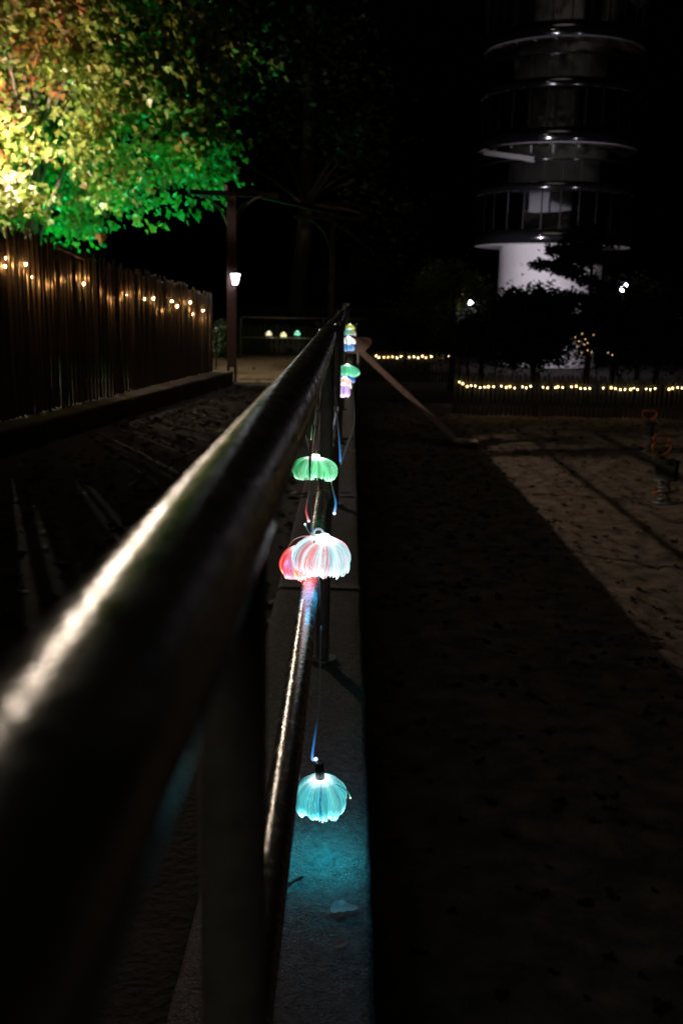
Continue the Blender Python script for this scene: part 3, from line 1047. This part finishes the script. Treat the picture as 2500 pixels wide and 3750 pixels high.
for dy in (0, .48):
    MB().tube([(bed0.x - .05, SY + dy, PG), (bed0.x - .05, SY + dy, bed0.z)], .03, 10).build('leg', M_GREY, sld)
    MB().tube([(bed0.x - 1.3, SY + dy, PG), (bed0.x - .7, SY + dy, bed0.z)], .025, 10).build('ladder_rail', M_GREY, sld)
for k in range(6):
    t = (k + .6) / 6
    x = lerp(bed0.x - 1.3, bed0.x - .7, t)
    z = lerp(PG, bed0.z, t)
    MB().tube([(x, SY, z), (x, SY + .48, z)], .016, 8).build('rung', M_GREY, sld)
MB().bar(bed1 + Vector((-.02, .24, -.06)), bed1 + Vector((.5, .24, -.06)), .46, .02).build('run_out', M_SLIDE, sld, smooth=False)
h0, h1 = at(1303, 1236, SY + .1), at(1312, 1186, SY + .1)
MB().tube(spline([(h0.x, SY + .02, h0.z), (h0.x, SY + .02, h1.z - .05), (h0.x + .03, SY + .25, h1.z), (h0.x, SY + .46, h1.z - .05), (h0.x, SY + .46, h0.z)], 6), .014, 8).build('handle_hoop', M_GREY, sld)


def rider(px, pyb, Y, sc, label, rz):
    g = at(px, pyb, Y)
    o = Vector((g.x, g.y, PG))
    t = thing('spring_rider', o, label, 'spring rider', 'spring riders on the playground')
    rm = Matrix.Rotation(rz, 3, 'Z')

    def W(x, y, z):
        return o + rm @ Vector((x * sc, y * sc, z * sc))
    MB().tube([W(0, 0, 0), W(0, 0, .03)], .16 * sc, 20).build('base_plate', M_GREY, t)
    MB().tube([W(.085 * math.cos(a), .085 * math.sin(a), .04 + .30 * a / (2 * PI * 5)) for a in [k * 2 * PI / 14 for k in range(71)]], .017 * sc, 8).build('spring', M_GREY, t)
    MB().box((-.10, -.10, .345), (.10, .10, .375))
    pl = MB().box((-.14, -.10, .345), (.14, .10, .375))
    pl.v = [W(*v) for v in pl.v]
    pl.build('platform', M_GREY, t, smooth=False)
    bo = MB().prism([W(*v) for v in ((-.035, -.30, .40), (-.035, .22, .40), (-.035, .30, .62), (-.035, .20, .78), (-.035, .10, .66), (-.035, -.16, .64), (-.035, -.30, .72))], rm @ Vector((.07 * sc, 0, 0)))
    bo.build('body_panel', M_DARK, t, smooth=False)
    st = MB().prism([W(*v) for v in ((-.11, -.22, .66), (.11, -.22, .66), (.11, .02, .66), (-.11, .02, .66))], Vector((0, 0, .03 * sc)))
    st.build('seat', M_DARK, t, smooth=False)
    fb = MB().tube([W(-.17, .02, .16 + .0), W(.17, .02, .16)], .024 * sc, 10).build('foot_bar', M_ORANGE, t)

    def hoop(z0, z1, w0, w1, y):
        pts = []
        for k in range(33):
            a = 2 * PI * k / 32
            zz = .5 - .5 * math.cos(a)
            w = lerp(w0, w1, zz ** .7)
            pts.append(W(w * math.sin(a) * (1.15 if abs(math.sin(a)) > .6 else 1), y, lerp(z0, z1, min(1, zz * 1.12))))
        return MB().tube(pts, .016 * sc, 8)
    hoop(.72, .92, .08, .17, .16).build('handle_hoop', M_ORANGE, t)
    if sc > .95:
        hoop(.90, 1.04, .10, .145, .17).build('handle_hoop', M_ORANGE, t)
    return t


rider(2424, 1850, 15.2, 1.0, 'nearer spring rider with double orange handle hoop at the right edge', .25)
rider(2372, 1632, 20.6, 0.93, 'farther spring rider with single orange handle hoop near the fairy-lit fence', -.1)

# low picket fences with fairy lights
pick2 = MB()
pick2.add([(-.03, -.01, 0), (.03, -.01, 0), (.03, .01, 0), (-.03, .01, 0), (-.03, -.01, .94), (.03, -.01, .94), (.03, .01, .94), (-.03, .01, .94), (0, -.01, 1), (0, .01, 1)],
          [(3, 2, 1, 0), (0, 1, 5, 8, 4), (2, 3, 7, 9, 6), (1, 2, 6, 5), (3, 0, 4, 7), (4, 8, 9, 7), (5, 6, 9, 8)])
pick2_me = pick2.mesh('picket', M_WOODG, smooth=False)


def low_fence(a, b, label, h=1.15, gap=.125):
    a, b = Vector(a), Vector(b)
    t = thing('low_picket_fence', a, label, 'fence', 'low picket fences round the playground')
    d = (b - a)
    L = d.length
    d.normalize()
    n_ = Vector((d.y, -d.x, 0))
    an = math.atan2(d.y, d.x)
    k = 0
    while k * gap < L:
        o = link('picket', pick2_me, a + d * (k * gap + uni(-.012, .012)) + n_ * .022, t, (uni(-.01, .01), uni(-.02, .02), an))
        o.scale = (uni(.8, 1.1), 1, h + uni(-.06, .04))
        k += 1
    for z in (.3, .86):
        MB().bar(a + Vector((0, 0, z)), b + Vector((0, 0, z)), .02, .07).build('rail', M_WOODG, t, smooth=False)
    for q in range(int(L / 2.2) + 1):
        c = a + d * min(L, q * 2.2) - n_ * .06
        MB().box((c.x - .045, c.y - .045, PG), (c.x + .045, c.y + .045, PG + h + .05)).build('fence_post', M_WOODG, t, smooth=False)


NY = 27.0
fa = at(1668, 1400, NY)
fb = at(2560, 1400, NY)
low_fence((fa.x, NY, PG), (fb.x, NY, PG), 'low picket fence with fairy lights behind the spring riders')
FY = 38.0
fc = at(1355, 1310, FY)
fd = at(1668, 1310, FY)
low_fence((fc.x, FY, PG), (fd.x, FY, PG), 'low picket fence with fairy lights farther back, left of the riders')
low_fence((fd.x + .1, FY - .1, PG), (fa.x - .02, NY + .15, PG), 'low picket fence joining the near and far fairy-lit fences', gap=.22)

yb = glow_mat('yellow_bulb', (1.0, 0.76, 0.36), 24.0)
yb2 = glow_mat('faint_bulb', (1.0, 0.62, 0.22), 10.0)
bm1 = MB().sphere((0, 0, 0), 0.012, 8, 6).mesh('bulb', yb)
bm2 = MB().sphere((0, 0, 0), 0.017, 8, 6).mesh('bulb', yb)
bm4 = MB().sphere((0, 0, 0), 0.013, 8, 6).mesh('bulb', glow_mat('amber_glint', (1.0, 0.6, 0.25), 2.4))
bm3 = MB().sphere((0, 0, 0), 0.024, 8, 6).mesh('bulb', yb2)
X1 = [57, 80, 110, 138, 166, 198, 228, 254, 288, 340, 373, 398, 431, 484, 508, 538, 620, 652, 706, 722, 754, 813, 846, 875, 905, 937, 1029, 1082, 1110, 1143, 1175, 1212, 1234, 1260, 1316, 1346, 1378, 1472, 1496, 1530, 1560]
Y1 = [276, 286, 304, 300, 302, 313, 310, 307, 306, 303, 311, 306, 315, 307, 314, 304, 310, 315, 312, 307, 312, 307, 304, 318, 319, 318, 315, 314, 319, 327, 325, 325, 317, 326, 322, 325, 320, 324, 317, 311, 316]
B1 = [at(1650 + x / 1.845, 1250 + y / 1.845, NY - .08) for x, y in zip(X1, Y1)]
faint = {1, 2, 7, 10, 11, 19, 22, 27, 31, 37, 38}
t = string_thing('long row of warm fairy lights along the fence behind the spring riders', [p + Vector((0, 0, .03)) for p in B1], [p for k, p in enumerate(B1) if k not in faint], bm1, .004)
for k in faint:
    link('bulb', bm3, B1[k], t)
X2 = [240, 272, 330, 377, 428, 480, 527, 620, 672, 722, 770, 812, 875, 965, 1016, 1070, 1118, 1128, 1135]
Y2 = [1262, 1283, 1282, 1279, 1276, 1288, 1271, 1280, 1276, 1289, 1268, 1285, 1271, 1268, 1270, 1266, 1279, 1322, 1375]
B2 = [at(1300 + x / 3.136, 900 + y / 3.136, FY - .08) for x, y in zip(X2, Y2)]
t = string_thing('short row of warm fairy lights on the farther fence, right of the slide', [p + Vector((0, 0, .04)) for p in B2], [p for k, p in enumerate(B2) if k not in (2, 3, 4, 11)], bm2, .005)
for k in (2, 3, 4, 11):
    link('bulb', bm3, B2[k], t)

# ================================================================== TOWER
TY = 50.0
tc = at(2005, 1100, TY)
TX = tc.x
RO, RC = 3.72, 2.46
zb = lambda py: at(2005, py, TY - RO).z
tow = thing('round_tower', (TX, TY, PG), 'round white tower with ring galleries rising behind dark trees', 'tower')
O = Vector((TX, TY, 0))
A0 = -PI / 2      # direction facing the camera
MB().lathe([(RC, PG), (RC, 22)], 72, O).build('core_wall', M_WHITE, tow)
dz = zb(515) - zb(890)
glassmesh = {}
nM = 28
for k in range(3):
    a0, a1 = zb(888) + dz * k, zb(838) + dz * k
    b0, b1 = zb(692) + dz * k, zb(660) + dz * k
    rz = zb(580) + dz * k
    MB().lathe([(RC - .05, a0 + .06), (RO, a0), (RO, a1), (RO - .12, a1), (RO - .12, a0 + .3), (RC - .05, a0 + .3)], 80, O).build('gallery_floor', M_FASCIA if k != 9 else M_WHITE, tow)
    MB().lathe([(RC - .05, a0 + .02), (RO - .03, a0 - .02)], 80, O).build('soffit', M_WHITE, tow)
    MB().lathe([(RC - .05, b0 + .05), (RO, b0), (RO, b1), (RC - .05, b1)], 80, O).build('balcony_floor', M_FASCIA, tow)
    MB().lathe([(RC - .05, b0 + .03), (RO - .03, b0 - .015)], 80, O).build('soffit', M_WHITE, tow)
    MB().tube([O + Vector(((RO + .03) * math.cos(q), (RO + .03) * math.sin(q), rz)) for q in [2 * PI * i_ / 80 for i_ in range(81)]], .045, 8).build('handrail', M_FASCIA, tow)
    mull = MB().box((-.03, -.03, 0), (.03, .03, b0 - a1)).mesh('mullion', M_MULL, smooth=False)
    w = 2 * PI * (RO - .06) / nM / 2 - .03
    pane = MB().box((-w, -.01, 0), (w, .01, b0 - a1 - .04)).mesh('pane', M_GLASS, smooth=False)
    pane2 = MB().box((-w, -.01, 0), (w, .01, rz - b1 - .05)).mesh('balustrade_pane', M_GLASS, smooth=False)
    for j in range(nM):
        a = A0 + 2 * PI * (j + .5) / nM
        link('mullion', mull, O + Vector(((RO - .06) * math.cos(a), (RO - .06) * math.sin(a), a1)), tow, (0, 0, a + PI / 2))
        a = A0 + 2 * PI * j / nM
        if k == 0 or True:
            link('balustrade_pane', pane2, O + Vector(((RO - .05) * math.cos(a), (RO - .05) * math.sin(a), b1 + .02)), tow, (0, 0, a + PI / 2))
        if k < 2:
            link('pane', pane, O + Vector(((RO - .06) * math.cos(a), (RO - .06) * math.sin(a), a1 + .02)), tow, (0, 0, a + PI / 2))
    for (da, hw) in ((0.30, .42), (-.95, .5), (1.25, .5)):
        a = A0 + da
        c = O + Vector(((RC + .01) * math.cos(a), (RC + .01) * math.sin(a), a0 + .3))
        dme = MB().box((-hw, -.05, 0), (hw, .05, 2.15)).mesh('door', M_DARK, smooth=False)
        link('door', dme, c, tow, (0, 0, a + PI / 2))
# curved stair flight on the left
sf = MB()
vs, fs = [], []
for i_ in range(17):
    a = A0 - 1.25 + i_ * .05
    z = zb(520) - .25 - i_ * .035
    for (r_, zz) in ((RO - .3, z), (RO + .12, z), (RO + .12, z + .22), (RO - .3, z + .22)):
        vs.append(O + Vector((r_ * math.cos(a), r_ * math.sin(a), zz)))
for i_ in range(16):
    for k in range(4):
        fs.append((i_ * 4 + k, i_ * 4 + (k + 1) % 4, i_ * 4 + 4 + (k + 1) % 4, i_ * 4 + 4 + k))
sf.add(vs, fs + [(0, 1, 2, 3), (67, 66, 65, 64)]).build('stair_flight', M_WHITE, tow, smooth=False)

fl = at(1826, 1110, 42.0)
floodlight(fl, (TX - .2, TY, 3.6), 'white floodlight on a stake at the left foot of the tower', (0.95, 0.86, 1.0), L_FLOOD, .07, PG, group='lamps at the tower foot')
f2 = at(1722, 1108, 36.0)
parkgl = glow_mat('park_lamp_glass', (0.97, 0.88, 1.0), L_PARK)


def park_lamp(loc, label, r=.13):
    t = thing('park_lamp', (loc.x, loc.y, PG), label, 'lamp', 'park lamps by the tower')
    MB().tube([(loc.x, loc.y, PG), (loc.x, loc.y, loc.z - r * 1.1)], .045, 12).build('pole', M_IRON, t)
    MB().sphere(loc, r, 14, 9, 1.15).build('globe', parkgl, t)
    MB().lathe([(.02, r * 1.6), (r * .9, r * 1.2), (r * .95, r * 1.1)], 16, loc).build('cap', M_IRON, t)


park_lamp(at(2282, 1052, 43), 'bright globe park lamp right of the tower', .17)
park_lamp(f2, 'small park lamp glimmering among leaves left of the tower', .07)

# ================================================================== OTHER TREES
def leafy(name, label, base, trunk, clumps, lsz, nper, tint, group='dark trees and bushes beyond the playground', spread=.45, trunk_r=.12, flat=.5):
    base = Vector(base)
    t = thing(name, base, label, 'tree' if 'tree' in name else 'bush', group)
    n_ = len(trunk)
    MB().tube(spline(trunk, 4), [lerp(trunk_r, trunk_r * .3, k / ((n_ - 1) * 4)) for k in range((n_ - 1) * 4 + 1)], 10).build('trunk', M_BARKD, t)
    b = MB()
    for c in clumps:
        c = Vector(c)
        q = Vector(trunk[-1]).lerp(c, .15)
        i0 = min(range(n_), key=lambda i_: (Vector(trunk[i_]) - c).length)
        MB_l = spline([Vector(trunk[i0]), Vector(trunk[i0]).lerp(c, .5) + Vector((0, 0, .12)), c], 3)
        b.tube(MB_l, [lerp(trunk_r * .3, .008, k / 6) for k in range(7)], 5, (0.06, 0.045, 0.03))
        for k in range(nper):
            p = c + Vector((random.gauss(0, spread), random.gauss(0, spread), random.gauss(0, spread * flat)))
            Mx = leaf_frame(Vector((random.gauss(0, .6), random.gauss(0, .6), 1)), Vector((random.gauss(0, 1), random.gauss(0, 1), -.3)))
            sz = lsz * uni(.7, 1.3)
            g = uni(.6, 1.3)
            b.add([p + Mx @ Vector(v) * sz for v in ((0, -.5, 0), (.32, 0, .06), (0, .55, -.05), (-.32, 0, .06))], [(0, 1, 2), (0, 2, 3)], (tint[0] * g, tint[1] * g, tint[2] * g))
    tag(b.build('crown', M_LEAF, t, smooth=False, attr='tint'), kind='stuff')
    return t


def clump_box(pts, Y, jy=.8, n=1, jit=30):
    return [at(px + random.gauss(0, jit), py + random.gauss(0, jit), Y + random.gauss(0, jy)) for px, py in pts for _ in range(n)]


# leafy tree in front of the tower, layered branches
tY = 31
tp = at(2140, 1380, tY)
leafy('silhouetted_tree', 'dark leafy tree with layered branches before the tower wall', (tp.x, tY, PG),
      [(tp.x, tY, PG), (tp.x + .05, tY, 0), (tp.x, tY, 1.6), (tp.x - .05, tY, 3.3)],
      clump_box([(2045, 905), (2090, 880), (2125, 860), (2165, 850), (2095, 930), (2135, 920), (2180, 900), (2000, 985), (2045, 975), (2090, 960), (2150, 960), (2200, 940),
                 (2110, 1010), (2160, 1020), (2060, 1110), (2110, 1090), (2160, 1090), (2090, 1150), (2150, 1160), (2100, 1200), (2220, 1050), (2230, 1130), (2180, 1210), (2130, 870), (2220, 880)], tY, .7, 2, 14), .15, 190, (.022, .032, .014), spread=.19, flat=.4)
# conifer-like bush
tY = 33
tp = at(1950, 1380, tY)
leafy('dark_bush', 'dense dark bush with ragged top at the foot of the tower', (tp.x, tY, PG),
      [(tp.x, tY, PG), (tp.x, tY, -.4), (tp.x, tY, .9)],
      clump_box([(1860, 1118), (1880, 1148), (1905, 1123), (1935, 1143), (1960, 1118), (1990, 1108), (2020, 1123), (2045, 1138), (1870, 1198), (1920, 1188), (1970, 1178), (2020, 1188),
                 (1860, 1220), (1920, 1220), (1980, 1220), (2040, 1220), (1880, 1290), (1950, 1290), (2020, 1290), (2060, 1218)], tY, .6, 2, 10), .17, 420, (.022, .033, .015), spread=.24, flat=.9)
# tree whose leaves catch the small lamp
tY = 34.5
tp = at(1650, 1350, tY)
leafy('lit_tree', 'small tree with faintly lit yellow-green leaves left of the tower', (tp.x, tY, PG),
      [(tp.x, tY, PG), (tp.x + .05, tY, .4), (tp.x, tY, 1.8), (tp.x + .1, tY, 2.6)],
      clump_box([(1690, 1000), (1720, 1020), (1680, 1030), (1710, 1050), (1650, 1010), (1625, 1030), (1600, 985), (1570, 1010), (1540, 1060), (1590, 1080), (1640, 1080), (1560, 1120), (1520, 1090), (1480, 1130), (1730, 1075), (1670, 1100)], tY, .9, 2, 12), .15, 90, (.15, .17, .035), spread=.25, flat=.6)
# hedge bushes along the fence
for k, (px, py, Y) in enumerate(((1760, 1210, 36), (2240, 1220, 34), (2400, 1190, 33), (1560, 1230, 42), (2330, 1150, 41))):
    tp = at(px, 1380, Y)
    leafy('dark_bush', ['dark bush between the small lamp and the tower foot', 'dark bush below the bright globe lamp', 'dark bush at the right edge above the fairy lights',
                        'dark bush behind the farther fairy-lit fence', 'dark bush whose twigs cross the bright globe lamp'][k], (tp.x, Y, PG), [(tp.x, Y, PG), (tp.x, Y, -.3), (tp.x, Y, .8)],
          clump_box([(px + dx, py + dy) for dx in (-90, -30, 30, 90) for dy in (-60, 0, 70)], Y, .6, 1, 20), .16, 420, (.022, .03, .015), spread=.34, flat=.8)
# tall trunk behind the pergola
tY = 30
tp = at(1085, 1140, tY)
leafy('tall_tree', 'tall dark tree trunk rising behind the tubular barrier', (tp.x, tY, -.2),
      [(tp.x, tY, -.3), (tp.x + .05, tY, 1.6), (tp.x + .25, tY, 4.2), (tp.x + .33, tY, 8.5), (tp.x + .3, tY, 12)],
      clump_box([(980, 640), (1000, 480), (1150, 420), (1240, 520), (1060, 300), (1180, 240), (900, 380), (1280, 360), (940, 220), (1050, 120), (1200, 100), (1320, 620), (1400, 560), (1420, 820), (1380, 920)], tY, 1.3, 2, 50), .2, 90, (.045, .06, .025), spread=.55, flat=.6, trunk_r=.32)
# dim leaves by the lantern
tY = 19.6
tp = at(790, 1320, tY)
leafy('garden_bush', 'pale-leaved bush beside the lantern post at the fence end', (tp.x, tY, 0), [(tp.x, tY, -.02), (tp.x, tY, .5), (tp.x + .02, tY, 1.1)],
      clump_box([(770, 1230), (800, 1215), (822, 1200), (790, 1265), (815, 1270), (775, 1290)], tY, .12, 1, 6), .07, 40, (.12, .16, .10), spread=.09, flat=.9, trunk_r=.02, group='small plants by the path')
# fairy glints in the bush
gb_ = [at(px, py, 30.2) for px, py in ((2105, 1235), (2118, 1250), (2130, 1222), (2142, 1242), (2112, 1270), (2138, 1262), (2150, 1283), (2165, 1290), (2128, 1292), (2172, 1226), (2150, 1256), (2225, 1292), (2240, 1300))]
string_thing('scattered tiny amber lights in the dark bush under the tower', gb_, gb_, bm4, .003)

# ================================================================== FALLEN LEAVES AND SMALL THINGS
def scatter(name, label, n_, place, size, tints, cat='leaves'):
    b = MB()
    for _ in range(n_):
        x, y, z = place()
        Mx = leaf_frame(Vector((random.gauss(0, .25), random.gauss(0, .25), 1)), Vector((random.gauss(0, 1), random.gauss(0, 1), 0)))
        sz = uni(*size)
        vs, fs = geo[random.randrange(6)]
        c = random.choice(tints)
        g = uni(.6, 1.2)
        b.add([Vector((x, y, z + .012)) + Mx @ Vector((v.x * sz, v.y * sz, abs(v.z) * sz)) for v in vs], fs, tuple(q * g for q in c))
    o = b.build(name, M_LEAF, smooth=False, attr='tint')
    return tag(o, label, cat, None, 'stuff')


def pg_place():
    y = 2 + 25 * rnd() ** .8
    x = uni(.15, 12)
    return x, y, PG + hnoise(x, y, 2.2, 0.03) + hnoise(x + 9, y, 5.5, 0.035) + hnoise(x, y + 7, 11, 0.02)


def path_place():
    y = 3.2 + 15.3 * rnd()
    x = -.32 - 3.2 * rnd()
    return x, y, terrace_z(x, y)


def path2_place():
    y = uni(19, 28)
    x = uni(-4, -.4)
    return x, y, terrace_z(x, y)


scatter('fallen_leaves', 'brown autumn leaves scattered over the playground sand', 3800, pg_place, (.05, .14), [(.10, .055, .03), (.05, .03, .02), (.16, .09, .05), (.03, .02, .015)])
scatter('fallen_leaves', 'dark autumn leaves covering the path left of the railing', 1500, path_place, (.07, .15), [(.05, .035, .02), (.07, .055, .02), (.03, .02, .012), (.04, .03, .02)])
scatter('fallen_leaves', 'ochre leaves on the lit sandy path near the barrier', 90, path2_place, (.07, .14), [(.30, .16, .05), (.16, .09, .04), (.10, .06, .03)])


def on_wall(px, py):
    lo, hi = .3, 30
    for _ in range(50):
        y = (lo + hi) / 2
        if at(px, py, y).z > WT:
            lo = y
        else:
            hi = y
    # rays fall below the coping when followed too far
    return at(px, py, y)


def wall_leaf(px, py, sz, tint, label, yaw, round_=False, stem=0.0):
    p = on_wall(px, py)
    p.z = WT + .004
    b = MB()
    Mx = Matrix.Rotation(yaw, 3, 'Z')
    if round_:
        vs = [Vector((0, 0, .0022))]
        for k in range(18):
            a = 2 * PI * k / 18
            r_ = sz * (.46 + .05 * math.cos(3 * a + 1) + uni(-.05, .05)) * (1 + .32 * max(0, math.cos(a)) ** 6 - .12 * max(0, -math.cos(a)) ** 8)
            vs.append(Vector((r_ * math.cos(a), r_ * .8 * math.sin(a), .003 + .004 * abs(math.sin(a)) * rnd())))
        fs = [(0, 1 + k, 1 + (k + 1) % 18) for k in range(18)]
    else:
        vs, fs = maple_geo(sz, .1, -.05)
        vs = [Vector((v.x, v.y, abs(v.z) + .003)) for v in vs]
    b.add([p + Mx @ v for v in vs], fs, tint)
    if stem:
        b.tube([p + Mx @ Vector((-sz * .5, 0, .004)), p + Mx @ Vector((-sz * .5 - stem * .5, .006, .009)), p + Mx @ Vector((-sz * .5 - stem, -.002, .004))], .0016, 5, tint)
    return tag(b.build('fallen_leaf', M_LEAF, smooth=False, attr='tint', origin=p), label, 'leaf', 'leaves lying on the coping')


wall_leaf(1248, 3335, .054, (.62, .62, .64), 'pale grey leaf with a long stem on the coping below the turquoise lamp', .1, True, .05)
wall_leaf(1240, 3470, .030, (.40, .16, .10), 'small reddish leaf on the coping near the bottom of the picture', .6, True)
wall_leaf(1120, 1815, .11, (.10, .06, .04), 'dark curled leaf at the left edge of the coping beside the second post', 1.2)
wall_leaf(1262, 1812, .09, (.07, .045, .035), 'dark leaf on the coping right of the blue glowing tip', -.7)
wall_leaf(1268, 1612, .16, (.05, .035, .03), 'dark leaf on the coping under the brown wire', .3)
wall_leaf(1232, 2578, .02, (.35, .30, .25), 'tiny pale leaf scrap on the coping above the turquoise lamp', .3, True)
tw = [on_wall(1058, 3245), on_wall(1080, 3228), on_wall(1108, 3218)]
for p in tw:
    p.z = WT + .005
b = MB().tube(spline(tw, 5), .0035, 6)
tag(b.build('twig', M_BARK, origin=tw[1]), 'short dark twig lying on the coping below the turquoise lamp', 'twig')
# bits of grit on the coping
gt = MB()
for _ in range(900):
    y = 1.2 + 6 * rnd() ** 1.8
    x = uni(WX0 + .02, WX1 - .015)
    r_ = uni(.0008, .0028)
    p = Vector((x, y, WT + r_ * .4))
    gt.add([p + Vector(v) * r_ for v in ((1, 0, 0), (-.6, .8, 0), (-.5, -.9, 0), (0, 0, 1))], [(0, 1, 3), (1, 2, 3), (2, 0, 3)])
tag(gt.build('grit', M_CONC, smooth=False), 'fine grit scattered on the concrete coping', 'grit', None, 'stuff')
